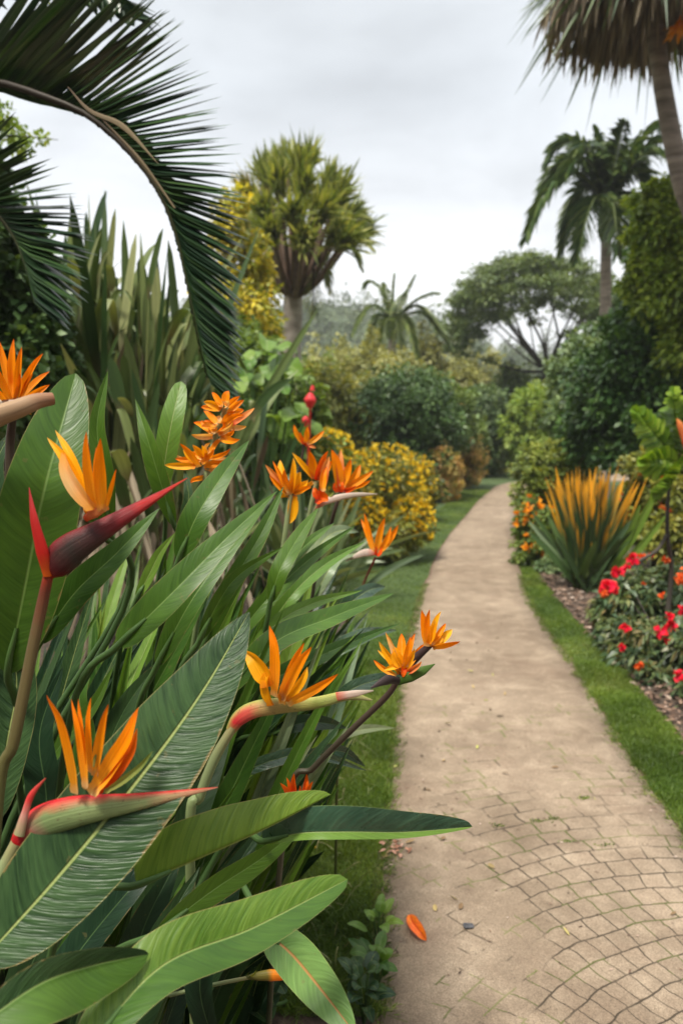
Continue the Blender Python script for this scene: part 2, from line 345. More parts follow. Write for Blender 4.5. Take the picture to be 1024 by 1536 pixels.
M['amber'] = petal_mat('petal_amber', [(0, (.66, .18, .008)), (.2, (.82, .35, .004)), (.8, (.84, .39, .008)), (1, (.7, .38, .06))])
M['palepetal'] = petal_mat('petal_pale', [(0, (.74, .30, .02)), (.5, (.78, .50, .22)), (1, (.76, .32, .02))])
M['vermilion'] = petal_mat('petal_vermilion', [(0, (.60, .03, .006)), (.35, (.72, .08, .006)), (1, (.74, .16, .006))])
M['redpetal'] = petal_mat('petal_red', [(0, (.80, .30, .05)), (.4, (.80, .06, .01)), (1, (.62, .02, .012))])
M['salmon'] = petal_mat('petal_salmon', [(0, (.66, .06, .012)), (.3, (.70, .20, .07)), (1, (.70, .28, .07))])
M['olive'] = petal_mat('petal_olive', [(0, (.30, .30, .08)), (1, (.16, .22, .05))], .2)
M['spathe'] = petal_mat('spathe_red', [(0, (.66, .12, .01)), (.3, (.46, .016, .012)), (1, (.30, .02, .02))], .3, .4, .1)
M['spathe2'] = petal_mat('spathe_pink', [(0, (.30, .30, .15)), (.3, (.55, .25, .2)), (.6, (.60, .04, .04)), (1, (.35, .06, .04))], .3, .4, .1)
M['bract1'] = side_mat('bract_maroon', [(0, (.42, .03, .012)), (.10, (.20, .010, .010)), (.25, (.07, .010, .012)), (.42, (.030, .022, .018)), (.58, (.055, .018, .018)), (.72, (.20, .010, .014)), (.88, (.50, .02, .018)), (1, (.68, .06, .02))], (.17, .008, .012), topw=(.05, .20))
M['bract2'] = side_mat('bract_green', [(0, (.40, .010, .014)), (.2, (.42, .014, .018)), (.30, (.26, .15, .10)), (.42, (.17, .23, .09)), (.8, (.24, .29, .12)), (1, (.60, .22, .14))], (.52, .014, .016), topw=(.06, .20))
M['bract3'] = side_mat('bract_blush', [(0, (.30, .24, .07)), (.12, (.62, .03, .04)), (.3, (.62, .10, .07)), (.42, (.42, .26, .10)), (.7, (.24, .28, .06)), (1, (.40, .36, .16))], (.34, .34, .08), topw=(.05, .2))
M['palebract'] = petal_mat('bract_pale', [(0, (.55, .14, .08)), (.3, (.60, .48, .42)), (1, (.45, .38, .30))], .4)
M['darkbract'] = petal_mat('bract_dark', [(0, (.04, .03, .03)), (1, (.07, .05, .05))], .4)
M['greenbract'] = petal_mat('bract_leafy', [(0, (.06, .12, .02)), (1, (.10, .18, .04))], .4)
M['stem1'] = petal_mat('stem_brown', [(0, (.09, .11, .03)), (.7, (.10, .07, .03)), (.9, (.13, .035, .02)), (1, (.26, .03, .015))], .3, .45, .05)
M['stem2'] = petal_mat('stem_green', [(0, (.10, .15, .05)), (.8, (.22, .26, .12)), (1, (.30, .26, .12))], .3, .45, .05)
M['stemdark'] = petal_mat('stem_dark', [(0, (.035, .045, .02)), (1, (.055, .030, .025))], .3, .45, .03)
M['tan'] = petal_mat('stem_tan', [(0, (.36, .26, .15)), (.7, (.30, .19, .11)), (1, (.24, .11, .06))], .5, .6, .0)

# ------------------------------------------------------------------ ground, path, lawn
def ground_mat():
    m, nt = newmat('soil')
    n1 = noise(nt, 14, 6); n2 = noise(nt, .35, 4)
    c = ramp(nt, n1, [(.3, (.022, .015, .010)), (.5, (.06, .040, .027)), (.72, (.13, .085, .06))])
    far = ramp(nt, n1, [(.3, (.03, .055, .015)), (.7, (.07, .11, .03))])
    g = nd(nt, 'ShaderNodeSeparateXYZ'); ln(nt, nd(nt, 'ShaderNodeTexCoord').outputs['Object'], g.inputs[0])
    mr = nd(nt, 'ShaderNodeMapRange'); mr.inputs[1].default_value = 9; mr.inputs[2].default_value = 16; ln(nt, math_(nt, 'ADD', g.outputs[1], math_(nt, 'MULTIPLY', n2, 4.)), mr.inputs[0])
    c = mixc(nt, mr.outputs[0], c, far)
    surf(nt, c, .95, bump=n1, bstr=1., bdist=.03); return m
def sheet(name, poly_l, poly_r, z, mat, sub=1, thick=0):
    """strip between two polylines (world xy)"""
    n = len(poly_l); k = sub + 1
    a = np.array(poly_l); b = np.array(poly_r)
    V = []
    for i in range(n):
        for j in range(k):
            p = a[i] + (b[i] - a[i]) * j / sub; V.append((p[0], p[1], z))
    F = [(i * k + j, i * k + j + 1, (i + 1) * k + j + 1, (i + 1) * k + j) for i in range(n - 1) for j in range(sub)]
    V = np.array(V, float)
    if thick:
        V = np.vstack([V, V - (0, 0, thick)]); o = n * k
        F += [(i * k, (i + 1) * k, (i + 1) * k + o, i * k + o) for i in range(n - 1)] + [(i * k + sub, i * k + sub + o, (i + 1) * k + sub + o, (i + 1) * k + sub) for i in range(n - 1)]
    F = np.array(F)
    return mesh_obj(name, (V, F, V[:, :2].copy(), np.zeros(len(V))), mat, smooth=False)
xs = np.linspace(-400, 400, 41); ys = np.linspace(-20, 780, 41)
Vg = np.array([(x, y, 0) for y in ys for x in xs], float)
Fg = np.array([(i * 41 + j, i * 41 + j + 1, (i + 1) * 41 + j + 1, (i + 1) * 41 + j) for i in range(40) for j in range(40)])
tag(mesh_obj('ground', (Vg, Fg, Vg[:, :2].copy(), np.zeros(len(Vg))), ground_mat(), smooth=False), kind='structure')

LE = [(567, 1536), (569, 1435), (573, 1307), (588, 1179), (595, 1064), (603, 1000), (630, 897), (655, 835), (674, 804), (700, 774), (716, 753), (740, 733)]
RE = [(1200, 1536), (1110, 1400), (1008, 1233), (958, 1166), (905, 1076), (860, 1000), (815, 942), (788, 892), (776, 852), (770, 811), (767, 753), (772, 733)]
Lw = [G(*p)[:2] for p in LE]; Rw = [G(*p)[:2] for p in RE]
# extend towards the viewer and round the bend to the right
Lw = [np.array((.10, -2.)), np.array((.115, 0.6))] + Lw; Rw = [np.array((1.35, -2.)), np.array((1.32, .6))] + Rw
def resample(poly, ys_):
    a = np.array(poly); return np.stack([np.interp(ys_, a[:, 1], a[:, 0]), ys_], -1)
ysP = np.concatenate([np.linspace(-2, 8, 60), np.linspace(8.4, 19, 30)])
def smooth(a, k=2):
    b = a.copy()
    for _ in range(k): b[1:-1, 0] = (b[:-2, 0] + 2 * b[1:-1, 0] + b[2:, 0]) / 4
    return b
PL = smooth(resample(Lw, ysP), 3); PR = smooth(resample(Rw, ysP), 3)
PR[:, 0] = np.maximum(PR[:, 0], PL[:, 0] + np.where(ysP > 15, 1.0, .8))
wl = PL[-1]; wr = PR[-1]
extL = [wl + np.array((.25 * i + .11 * i * i, 1.35 * i - .04 * i * i)) for i in range(1, 9)]
extR = [wr + np.array((.35 * i + .13 * i * i, 1.0 * i - .045 * i * i)) for i in range(1, 9)]
PL2 = np.vstack([PL, extL]); PR2 = np.vstack([PR, extR])
def path_mat():
    m, nt = newmat('path_paving')
    co = nd(nt, 'ShaderNodeTexCoord').outputs['Object']; s = nd(nt, 'ShaderNodeSeparateXYZ'); ln(nt, co, s.inputs[0])
    n_big = noise(nt, 1.3, 5, rough=.6); n_mid = noise(nt, 7, 5, rough=.65, dist=.4); n_fine = noise(nt, 260, 3, rough=.8); n_spk = noise(nt, 650, 2)
    c = ramp(nt, n_mid, [(.25, (.095, .066, .044)), (.5, (.20, .148, .102)), (.75, (.39, .31, .225))])
    c2 = ramp(nt, n_big, [(.35, (.165, .124, .086)), (.65, (.37, .295, .215))]); c = mixc(nt, .5, c, c2)
    dark = nd(nt, 'ShaderNodeMapRange'); dark.inputs[1].default_value = .50; dark.inputs[2].default_value = .72; ln(nt, noise(nt, 2.6, 7, rough=.68, dist=.8), dark.inputs[0])
    c = mixc(nt, math_(nt, 'MULTIPLY', dark.outputs[0], .6), c, (.17, .115, .080))
    sp = ramp(nt, n_fine, [(.30, (.42, .40, .38)), (.5, (1, 1, 1)), (.7, (1.5, 1.48, 1.45))]); c = mixc(nt, 1., c, sp, 'MULTIPLY')
    sp2 = ramp(nt, n_spk, [(.34, (.5, .47, .45)), (.42, (1, 1, 1)), (.64, (1, 1, 1)), (.72, (1.5, 1.5, 1.5))]); c = mixc(nt, .8, c, sp2, 'MULTIPLY')
    # worn setts laid in arcs: polar coordinates round a point on the path, bent by noise
    wob = nd(nt, 'ShaderNodeTexNoise'); wob.inputs['Scale'].default_value = 3.0; wob.inputs['Detail'].default_value = 2; ln(nt, co, wob.inputs['Vector'])
    wv = nd(nt, 'ShaderNodeVectorMath', operation='MULTIPLY_ADD'); ln(nt, wob.outputs['Color'], wv.inputs[0]); wv.inputs[1].default_value = (.07, .07, 0); ln(nt, co, wv.inputs[2])
    wob2 = nd(nt, 'ShaderNodeTexNoise'); wob2.inputs['Scale'].default_value = 18.0; ln(nt, co, wob2.inputs['Vector'])
    wv2 = nd(nt, 'ShaderNodeVectorMath', operation='MULTIPLY_ADD'); ln(nt, wob2.outputs['Color'], wv2.inputs[0]); wv2.inputs[1].default_value = (.014, .014, 0); ln(nt, wv.outputs[0], wv2.inputs[2])
    s2 = nd(nt, 'ShaderNodeSeparateXYZ'); ln(nt, wv2.outputs[0], s2.inputs[0])
    dx = math_(nt, 'SUBTRACT', s2.outputs[0], 1.22); dy = math_(nt, 'SUBTRACT', s2.outputs[1], 1.40)
    r = math_(nt, 'SQRT', math_(nt, 'ADD', math_(nt, 'MULTIPLY', dx, dx), math_(nt, 'MULTIPLY', dy, dy)))
    th = math_(nt, 'MULTIPLY', math_(nt, 'ARCTAN2', dx, dy), 1.12)
    cb = nd(nt, 'ShaderNodeCombineXYZ'); ln(nt, th, cb.inputs[0]); ln(nt, r, cb.inputs[1])
    br = nd(nt, 'ShaderNodeTexBrick'); br.offset = .18; br.inputs['Scale'].default_value = 1.; br.inputs['Mortar Size'].default_value = .0030; br.inputs['Mortar Smooth'].default_value = .35
    br.inputs['Brick Width'].default_value = .082; br.inputs['Row Height'].default_value = .080; br.inputs['Color1'].default_value = (1, 1, 1, 1); br.inputs['Color2'].default_value = (.80, .79, .77, 1); br.inputs['Mortar'].default_value = (1, 1, 1, 1)
    ln(nt, cb.outputs[0], br.inputs['Vector'])
    # where the setts are laid bare (near, right half), breaking up further on
    n_m = noise(nt, 3.4, 4, rough=.62)
    def sst(v, lo, hi):
        m_ = nd(nt, 'ShaderNodeMapRange', interpolation_type='SMOOTHSTEP'); m_.inputs[1].default_value = lo; m_.inputs[2].default_value = hi; ln(nt, v, m_.inputs[0]); return m_.outputs[0]
    ax_ = sst(math_(nt, 'ADD', math_(nt, 'ADD', s.outputs[0], math_(nt, 'MULTIPLY', math_(nt, 'SUBTRACT', n_m, .5), 1.0)), math_(nt, 'MULTIPLY', math_(nt, 'SUBTRACT', 2.4, s.outputs[1]), -.02)), .46, .58)
    ay_ = sst(math_(nt, 'ADD', s.outputs[1], math_(nt, 'MULTIPLY', math_(nt, 'SUBTRACT', noise(nt, 2.6, 4), .5), 2.0)), 3.15, 2.75)
    mk = math_(nt, 'MULTIPLY', ax_, ay_)
    thin = math_(nt, 'MULTIPLY', sst(s.outputs[1], 4.0, 3.2), sst(noise(nt, 6.5, 3), .56, .62))
    wear = math_(nt, 'ADD', .25, math_(nt, 'MULTIPLY', noise(nt, 16, 3), 1.5), clamp=True)
    line = math_(nt, 'MULTIPLY', math_(nt, 'MULTIPLY', br.outputs['Fac'], math_(nt, 'MAXIMUM', mk, math_(nt, 'MULTIPLY', thin, .7))), wear)
    c = mixc(nt, math_(nt, 'MULTIPLY', mk, .55), c, mixc(nt, 1., c, br.outputs['Color'], 'MULTIPLY'))
    c = mixc(nt, math_(nt, 'MULTIPLY', line, .88), c, (.030, .022, .013))
    ms = math_(nt, 'MULTIPLY', math_(nt, 'GREATER_THAN', noise(nt, 4.5, 3), .54), br.outputs['Fac']); ms = math_(nt, 'MULTIPLY', ms, math_(nt, 'LESS_THAN', s.outputs[1], 4.2))
    c = mixc(nt, math_(nt, 'MULTIPLY', ms, .6), c, (.10, .12, .025))
    h = math_(nt, 'ADD', math_(nt, 'MULTIPLY', n_fine, .25), math_(nt, 'MULTIPLY', line, -2.2)); h = math_(nt, 'ADD', h, math_(nt, 'MULTIPLY', n_mid, .8))
    surf(nt, c, .88, bump=h, bstr=.7, bdist=.006, spec=.3); return m
po = sheet('path', PL2, PR2, .014, path_mat(), 6, .02); tag(po, kind='structure')
# earth rim between path and turf
rim, nt_ = newmat('path_rim'); nn = noise(nt_, 30, 5); surf(nt_, ramp(nt_, nn, [(.3, (.055, .030, .020)), (.7, (.17, .105, .07))]), .95, bump=nn, bstr=1, bdist=.01)
jit = lambda a, s: a + np.stack([rng.normal(0, s, len(a)), np.zeros(len(a))], -1)
tag(sheet('path_edge', jit(PL2 - (.022, 0), .004), PL2 + (0.002, 0), .009, rim), kind='structure')
tag(sheet('path_edge', PR2 - (.002, 0), jit(PR2 + (.028, 0), .004), .009, rim), kind='structure')
# lawn bases
lawnm, nt_ = newmat('turf'); nn = noise(nt_, 40, 5); c_ = ramp(nt_, nn, [(.3, (.022, .040, .010)), (.7, (.075, .125, .026))]); surf(nt_, c_, .95, bump=nn, bstr=1, bdist=.02)
def xl(y): return np.interp(y, PL[:, 1], PL[:, 0])
def xr(y): return np.interp(y, PR[:, 1], PR[:, 0])
LB = [G(*p)[:2] for p in [(400, 1536), (410, 1400), (430, 1300), (470, 1200), (500, 1100), (515, 1000), (520, 930)]] + [np.array((-.6, 8.)), np.array((-.3, 9.2)), np.array((.5, 10.5)), np.array((1.3, 13.)), np.array((1.9, 15.)), np.array((3.0, 19.5))]
RB = [np.array((1.62, 1.5)), G(1075, 1200)[:2], G(1012, 1099)[:2], G(958, 1036)[:2], G(922, 991)[:2], G(877, 946)[:2], G(828, 892)[:2], G(800, 850)[:2], G(785, 825)[:2]]
ysL = np.linspace(2.0, 19, 80); LBr = resample([np.array((-.45, 0.))] + LB, ysL)
tag(sheet('lawn', LBr, np.stack([xl(ysL) - .018, ysL], -1), .005, lawnm, 3), kind='structure')
ysR = np.linspace(1.5, 9.6, 50); RBr = resample(RB, ysR); RBr[:, 0] = np.maximum(RBr[:, 0], xr(ysR) + .03)
tag(sheet('lawn', np.stack([xr(ysR) + .02, ysR], -1), RBr, .005, lawnm, 3), kind='structure')
grassm = cloud_mat('grass_blades', [(0, (.035, .075, .008)), (.5, (.090, .150, .018)), (.85, (.19, .26, .04)), (1, (.30, .30, .11))], .5, .3)
def grass(name, n, y0, y1, fl, fr, ln_, wd, lean=.5, m=grassm, seg=2, power=1.0, z=.004):
    u = rng.random(n) ** power; y = y0 + (y1 - y0) * u; a = fl(y); b = fr(y); x = a + (b - a) * rng.random(n)
    keep = b > a + .01; x, y = x[keep], y[keep]; k = len(x)
    P = np.stack([x, y, np.full(k, z)], -1); D = np.stack([rng.normal(0, lean, k), rng.normal(0, lean, k), np.ones(k)], -1)
    Nn = rng.normal(size=(k, 3)); L = ln_ * rng.uniform(.5, 1.3, k); sc = 1 + y / 7
    L *= np.where(noise2(x * 5, y * 5) > .1, 1.2, .8)
    q = .5 * rng.random(k) + .5 * (noise2(x * 3 + 5, y * 3) * .5 + .5)
    return blades(P, D, Nn, L, wd * sc, seg, rng.uniform(0, .7, k), 0, .15, .7, q)
def noise2(x, y):
    return np.sin(x * 1.3 + np.sin(y * 1.7) * 1.4) * np.cos(y * 1.1 + np.sin(x * .9) * 1.7)
lbx = lambda y: np.interp(y, LBr[:, 1], LBr[:, 0]); rbx = lambda y: np.interp(y, RBr[:, 1], RBr[:, 0])
gl = cat([grass('g', 70000, 1.9, 5, lambda y: lbx(y) - .12, lambda y: xl(y) - .006 + .012 * np.sin(y * 31), .045, .0022),
          grass('g', 9000, 1.9, 4.2, lambda y: lbx(y) - .2, lambda y: xl(y) - .10, .085, .0016, .9, seg=4),
          grass('g', 42000, 5, 19, lbx, lambda y: xl(y) - .01, .030, .0026, power=1.4)])
def edge_tufts(n, fx, y0, y1, side):
    yc = rng.uniform(y0, y1, n); k = 26; y = (yc[:, None] + rng.normal(0, .018, (n, k))).ravel(); x = fx(y) + side * (np.repeat(rng.normal(.0, .014, n), k) + rng.normal(0, .010, n * k))
    K = n * k; P = np.stack([x, y, np.full(K, .006)], -1); D = np.stack([rng.normal(side * .45, .5, K), rng.normal(0, .5, K), np.ones(K)], -1)
    return blades(P, D, rng.normal(size=(K, 3)), rng.uniform(.02, .055, K), .0026, 3, rng.uniform(.1, .8, K), 0, .15, .7, rng.random(K))
gl = cat([gl, edge_tufts(330, xl, 1.9, 7.5, 1)])
tag(mesh_obj('grass', gl, grassm), 'green lawn strip along the left edge of the path', 'grass', kind='stuff')
gr = cat([grass('g', 60000, 2.2, 5, lambda y: xr(y) + .004 + .010 * np.sin(y * 27), rbx, .034, .0024),
          grass('g', 26000, 5, 9.6, lambda y: xr(y) + .01, rbx, .030, .0028)])
gr = cat([gr, edge_tufts(300, xr, 2.2, 8, -1)])
tag(mesh_obj('grass', gr, grassm), 'clipped turf strip between the path and the right flower bed', 'grass', kind='stuff')
# mulch chips on the right bed
nch = 5000; y = rng.uniform(2.5, 9.5, nch); x = rbx(y) + rng.random(nch) ** 1.3 * 1.3 + .0
P = np.stack([x, y, rng.uniform(.008, .03, nch)], -1); D = np.stack([rng.normal(size=nch), rng.normal(size=nch), rng.normal(0, .25, nch)], -1)
mulm = cloud_mat('mulch', [(0, (.05, .03, .02)), (.5, (.15, .09, .06)), (.85, (.27, .18, .13)), (1, (.42, .33, .27))], .9, 0.02)
tag(mesh_obj('mulch', blades(P, D, np.stack([rng.normal(0, .4, nch), rng.normal(0, .4, nch), np.ones(nch)], -1), rng.uniform(.02, .07, nch), rng.uniform(.01, .03, nch), 2, .1, .3, .3, .3), mulm), 'brown bark mulch and dead leaves on the right flower bed', 'mulch', kind='stuff')

# ------------------------------------------------------------------ foliage masses
def fol(blobs, n, leaf, wid, clump=.16, per=26, shell=(.55, 1.0), up=.35, a=.5, b=.6, bend=.25, flat=1.0, seg=2, droop=0.0, upper=None, fold=0, fill=.25):
    """blobs: list of (centre xyz, (rx,ry,rz)); leaves gathered in clumps near the blob surfaces"""
    vol = np.array([bb[1][0] * bb[1][2] + bb[1][1] * bb[1][2] for bb in blobs]); share = vol / vol.sum()
    out = []
    for (c, rad), sh in zip(blobs, share):
        c = np.array(c, float); rad = np.array(rad, float)
        ncl = max(3, int(n * sh / per))
        d = nrm(rng.normal(size=(ncl, 3)))
        if upper is not None: d[:, 2] = np.where(d[:, 2] < upper, -d[:, 2] * .8, d[:, 2])
        rr = rng.uniform(shell[0], shell[1], ncl); inner = rng.random(ncl) < fill; rr[inner] = rng.uniform(.15, shell[0], inner.sum())
        rr *= 1 + .14 * np.sin(d[:, 0] * 5 + c[0] * 3) * np.cos(d[:, 2] * 6 + c[1])
        cc = c + d * rad * rr[:, None]
        cr = clump * np.mean(rad) * rng.uniform(.6, 1.5, ncl)
        off = nrm(rng.normal(size=(ncl, per, 3))) * (rng.random((ncl, per, 1)) ** .45) * cr[:, None, None] * np.array((1, 1, flat))
        P = cc[:, None] + off
        D = nrm(off + 1e-6) * .8 + rng.normal(0, .55, (ncl, per, 3)) + d[:, None] * .5 + np.array((0, 0, -droop))
        Nn = rng.normal(0, .6, (ncl, per, 3)) + d[:, None] * .6 + np.array((0, 0, up * 2))
        q = np.clip(rng.random((ncl, 1)) * .55 + rng.random((ncl, per)) * .45, 0, 1)
        K = ncl * per; P = P.reshape(-1, 3); keep = P[:, 2] > .02
        s = rng.uniform(.6, 1.25, K)
        out.append(blades(P[keep], D.reshape(-1, 3)[keep], Nn.reshape(-1, 3)[keep], (leaf * s)[keep], (wid * s)[keep], seg, bend, fold, a, b, q.reshape(-1)[keep]))
    return cat(out)
def limbs(base, tips, r0, mid=.35, spread=.3, seed=1):
    rs = np.random.default_rng(seed); parts = []
    base = np.array(base, float)
    for t in tips:
        t = np.array(t, float); m1 = base + (t - base) * np.array((mid * spread, mid * spread, mid * 1.15)); m2 = base + (t - base) * np.array((.7, .7, .82)) + rs.normal(0, .03, 3) * np.linalg.norm(t - base)
        parts.append(tube([base, m1, m2, t], [r0, r0 * .65, r0 * .38, r0 * .12], 12, 7))
    return cat(parts)
def cl(*s): return [(i / (len(s) - 1), c) for i, c in enumerate(s)]
F_ = {
 'dark': cloud_mat('foliage_dark', cl((.022, .056, .016), (.060, .120, .034), (.15, .24, .07)), .42, .2),
 'bluish': cloud_mat('foliage_bluegreen', cl((.055, .105, .045), (.13, .20, .085), (.27, .35, .16)), .45, .22),
 'mid': cloud_mat('foliage_mid', cl((.055, .10, .022), (.13, .20, .040), (.26, .33, .08)), .45, .28),
 'bright': cloud_mat('foliage_bright', cl((.08, .14, .022), (.19, .28, .045), (.36, .44, .10)), .45, .32),
 'olive': cloud_mat('foliage_olive', cl((.13, .14, .045), (.26, .27, .09), (.42, .40, .16)), .5, .28),
 'yellowgreen': cloud_mat('foliage_yellowgreen', cl((.07, .10, .018), (.17, .19, .03), (.38, .34, .06)), .45, .32),
 'yellow': cloud_mat('foliage_yellow', cl((.13, .14, .02), (.42, .33, .03), (.70, .50, .03), (.75, .52, .05)), .45, .35),
 'lime': cloud_mat('foliage_lime', cl((.09, .16, .02), (.24, .34, .045), (.46, .54, .11)), .45, .35),
 'glossy': cloud_mat('foliage_glossy', cl((.018, .050, .014), (.055, .125, .030), (.16, .28, .06)), .36, .2),
 'layered': cloud_mat('foliage_layered', cl((.06, .10, .02), (.17, .22, .035), (.42, .44, .11)), .45, .3),
 'croton': cloud_mat('foliage_croton', cl((.08, .13, .015), (.24, .27, .03), (.56, .48, .05), (.74, .60, .08)), .45, .35),
 'peach': cloud_mat('foliage_peach', cl((.12, .15, .03), (.35, .30, .08), (.55, .35, .13), (.62, .42, .22)), .5, .3),
 'umbrella': cloud_mat('foliage_umbrella', cl((.042, .078, .020), (.10, .150, .040), (.20, .25, .075)), .5, .25),
 'hill': cloud_mat('foliage_hill', cl((.05, .09, .045), (.09, .135, .06), (.17, .20, .09)), .6, .2),
 'gold': petal_mat('blossom_gold', cl((.60, .42, .012), (.74, .56, .03))),
 'orangeb': petal_mat('blossom_orange', cl((.72, .20, .006), (.76, .33, .01))),
 'redb': petal_mat('blossom_red', cl((.55, .006, .03), (.66, .010, .05), (.70, .02, .02))),
 'coral': petal_mat('blossom_coral', cl((.66, .07, .015), (.72, .15, .03))),
}
BK = bark_mat('bark_grey', (.10, .075, .055), (.27, .22, .18), (9, 9, 2))
BKD = bark_mat('bark_dark', (.025, .02, .016), (.075, .06, .045), (9, 9, 3))
BKP = bark_mat('bark_palm', (.12, .09, .07), (.32, .26, .215), (3, 3, 16))
def shrub(name, label, px, ybase, top, wpx, mat, n, leaf, wid, blobs=None, depth=1.0, group=None, cat_='shrub', stem=True, **kw):
    """shrub whose foot is at world y=ybase below px; top = pixel row of its top; wpx = full width in pixels"""
    b = R(px, 700, ybase); b[2] = 0; h = R(px, top, ybase)[2]; rx = wpx / FP * ybase / 2
    t = thing(name, b, label, cat_, group)
    if blobs is None:
        blobs = [((b[0], b[1], h * .52), (rx, rx * depth, h * .5)), ((b[0] - rx * .45, b[1] - .1 * rx, h * .38), (rx * .6, rx * .7, h * .38)), ((b[0] + rx * .45, b[1] + .1 * rx, h * .36), (rx * .6, rx * .7, h * .36))]
    else:
        blobs = [(R(x, y_, Y), (rxp / FP * Y, rxp / FP * Y * depth, ryp / FP * Y)) for x, y_, Y, rxp, ryp in blobs]
    mesh_obj('foliage', fol(blobs, n, leaf, wid, **kw), mat, t)
    if stem:
        tips = [np.array(c) + np.array(rad) * nrm(rng.normal(size=3)) * .5 for c, rad in blobs for _ in range(4)]
        mesh_obj('stem', limbs(b, tips, min(.05, .02 * max(h, .5))), BKD, t)
    return t, blobs
def sprinkle(blobs, n, size, mat, parent, name='blossoms', per=5, out=1.02, upper=-.3, kind=True, up=.6, side=None):
    """small blossoms on the surface of the blobs"""
    parts = []
    for _ in range(n):
        c, rad = blobs[rng.integers(len(blobs))]; d = nrm(rng.normal(size=3) + np.array(side if side is not None else (0, -.7, .25)))
        if d[2] < upper: d[2] *= -1
        p = np.array(c) + d * np.array(rad) * rng.uniform(out - .12, out + .06)
        if p[2] < .05: continue
        D = nrm(rng.normal(size=(per, 3))) + d * .8
        parts.append(blades(np.repeat(p[None], per, 0), D, rng.normal(size=(per, 3)) + (0, 0, up), size * rng.uniform(.6, 1.2), size * .7, 2, .1, 0, .5, .35, rng.random(per)))
    o = mesh_obj(name, cat(parts), mat, parent)
    if kind: o['kind'] = 'stuff'
    return o
# ------------------------------------------------------------------ hills and far wood
def hill(name, cx, cy, rx, ry, h, mat, seed):
    n = 40; a = np.linspace(-1, 1, n); X, Y = np.meshgrid(a, a); r2 = X ** 2 + Y ** 2
    Z = h * np.clip(1 - r2, 0, 1) ** 1.3 * (1 + .18 * np.sin(X * 5 + seed) * np.cos(Y * 4 + seed)) - .02
    V = np.stack([cx + X * rx, cy + Y * ry, Z], -1).reshape(-1, 3)
    F = np.array([(i * n + j, i * n + j + 1, (i + 1) * n + j + 1, (i + 1) * n + j) for i in range(n - 1) for j in range(n - 1)])
    keep = (Z.reshape(-1)[F] > 0).any(1)
    return tag(mesh_obj(name, (V, F[keep], V[:, :2].copy(), np.zeros(len(V))), mat), kind='structure'), lambda x, y: h * np.clip(1 - ((x - cx) / rx) ** 2 - ((y - cy) / ry) ** 2, 0, 1) ** 1.3
hm, nt_ = newmat('hill_green'); nn = noise(nt_, .25, 6); surf(nt_, ramp(nt_, nn, [(.3, (.04, .065, .03)), (.7, (.09, .12, .05))]), .95)
h1, hf1 = hill('hill', -8, 150, 62, 50, 20, hm, 1)
h2, hf2 = hill('hill', 30, 190, 90, 40, 17, hm, 3)
def far_wood(n, hf, xr_, yr_, hh, seed):
    blobs = []
    for _ in range(n):
        x = rng.uniform(*xr_); y = rng.uniform(*yr_); z = float(hf(x, y)); r = rng.uniform(1.6, 3.6); t = rng.uniform(.7, 1.5) * hh
        blobs.append(((x, y, z + t * .5), (r, r, t * .6)))
    return fol(blobs, n * 420, .55, .4, clump=.3, per=14, fill=.1)
tag(mesh_obj('forest', cat([far_wood(230, hf1, (-55, 45), (104, 150), 4.5, 2), far_wood(120, hf2, (-30, 80), (152, 190), 5.0, 2)]), F_['hill']), 'hazy wooded ridge behind the palms under the grey sky', 'forest', kind='stuff')

# ------------------------------------------------------------------ palms
def frond(pts, mat, rmat, parent, n=60, L=.6, W=.03, r=.012, a1=38, droop=.25, both=True, up=(0, 0, 1), tipL=.35, baseL=.55, t0=.12, seg=4, name='frond', lp=None, plane=None, v=.5, jitter=.1, side2=None, fold=.5):
    """feather palm frond: rachis spline + leaflets both sides in one mesh; rachis is a sub-part"""
    C = spline(pts, n + 8); T = nrm(np.gradient(C, axis=0)); tt = np.linspace(0, 1, len(C)); k = tt > t0
    C_, T_, t_ = C[k], T[k], (tt[k] - t0) / (1 - t0)
    up = np.array(up, float)
    Up = nrm(up - (T_ @ up)[:, None] * T_); S = np.cross(T_, Up)
    if plane is not None:
        pl = np.array(plane, float); S = nrm(pl - (T_ @ pl)[:, None] * T_); Up = np.cross(S, T_)
    ll = L * np.interp(t_, [0, .25, .6, 1], lp if lp else [baseL, 1, .92, tipL]); ang = np.radians(a1) * np.interp(t_, [0, 1], [1.25, .55])
    parts = []
    for sgn in ((1, -1) if both else (1,)):
        m = len(C_); aa = ang + rng.normal(0, jitter, m)
        D = T_ * np.cos(math.pi / 2 - aa)[:, None] if False else T_ * np.sin(math.pi / 2 - aa)[:, None] + S * sgn * np.cos(math.pi / 2 - aa)[:, None] + Up * (v + rng.normal(0, jitter, m))[:, None] * .5
        if side2 is not None and sgn == -1: D = T_ * .5 + S * side2[0] + Up * side2[1] + rng.normal(0, jitter, (m, 3))
        ls = ll * rng.uniform(.88, 1.1, m) * (side2[2] if side2 is not None and sgn == -1 else 1)
        parts.append(blades(C_, D, np.cross(D, np.cross(T_, D)) + Up * .3, ls, W, seg, droop * rng.uniform(.6, 1.4, m), fold, .25, .75, rng.random(m)))
    f = mesh_obj(name, cat(parts), mat, parent)
    mesh_obj('rachis', tube(pts, [r, r * .8, r * .5, r * .2], 24, 7), rmat, f)
    return f
PB = blade_mat('palm_leaflet', cl((.010, .030, .014), (.024, .060, .020), (.06, .12, .032)), .34, .10, stripe=5)
PG = blade_mat('palm_leaflet_far', cl((.025, .06, .018), (.06, .11, .03), (.15, .20, .05)), .4, .2, stripe=4)
RM = petal_mat('rachis_dark', [(0, (.025, .018, .015)), (.5, (.04, .03, .02)), (1, (.06, .085, .025))], .3, .5, .0)
RG = petal_mat('rachis_green', [(0, (.10, .12, .04)), (1, (.10, .14, .04))], .3, .5, .0)

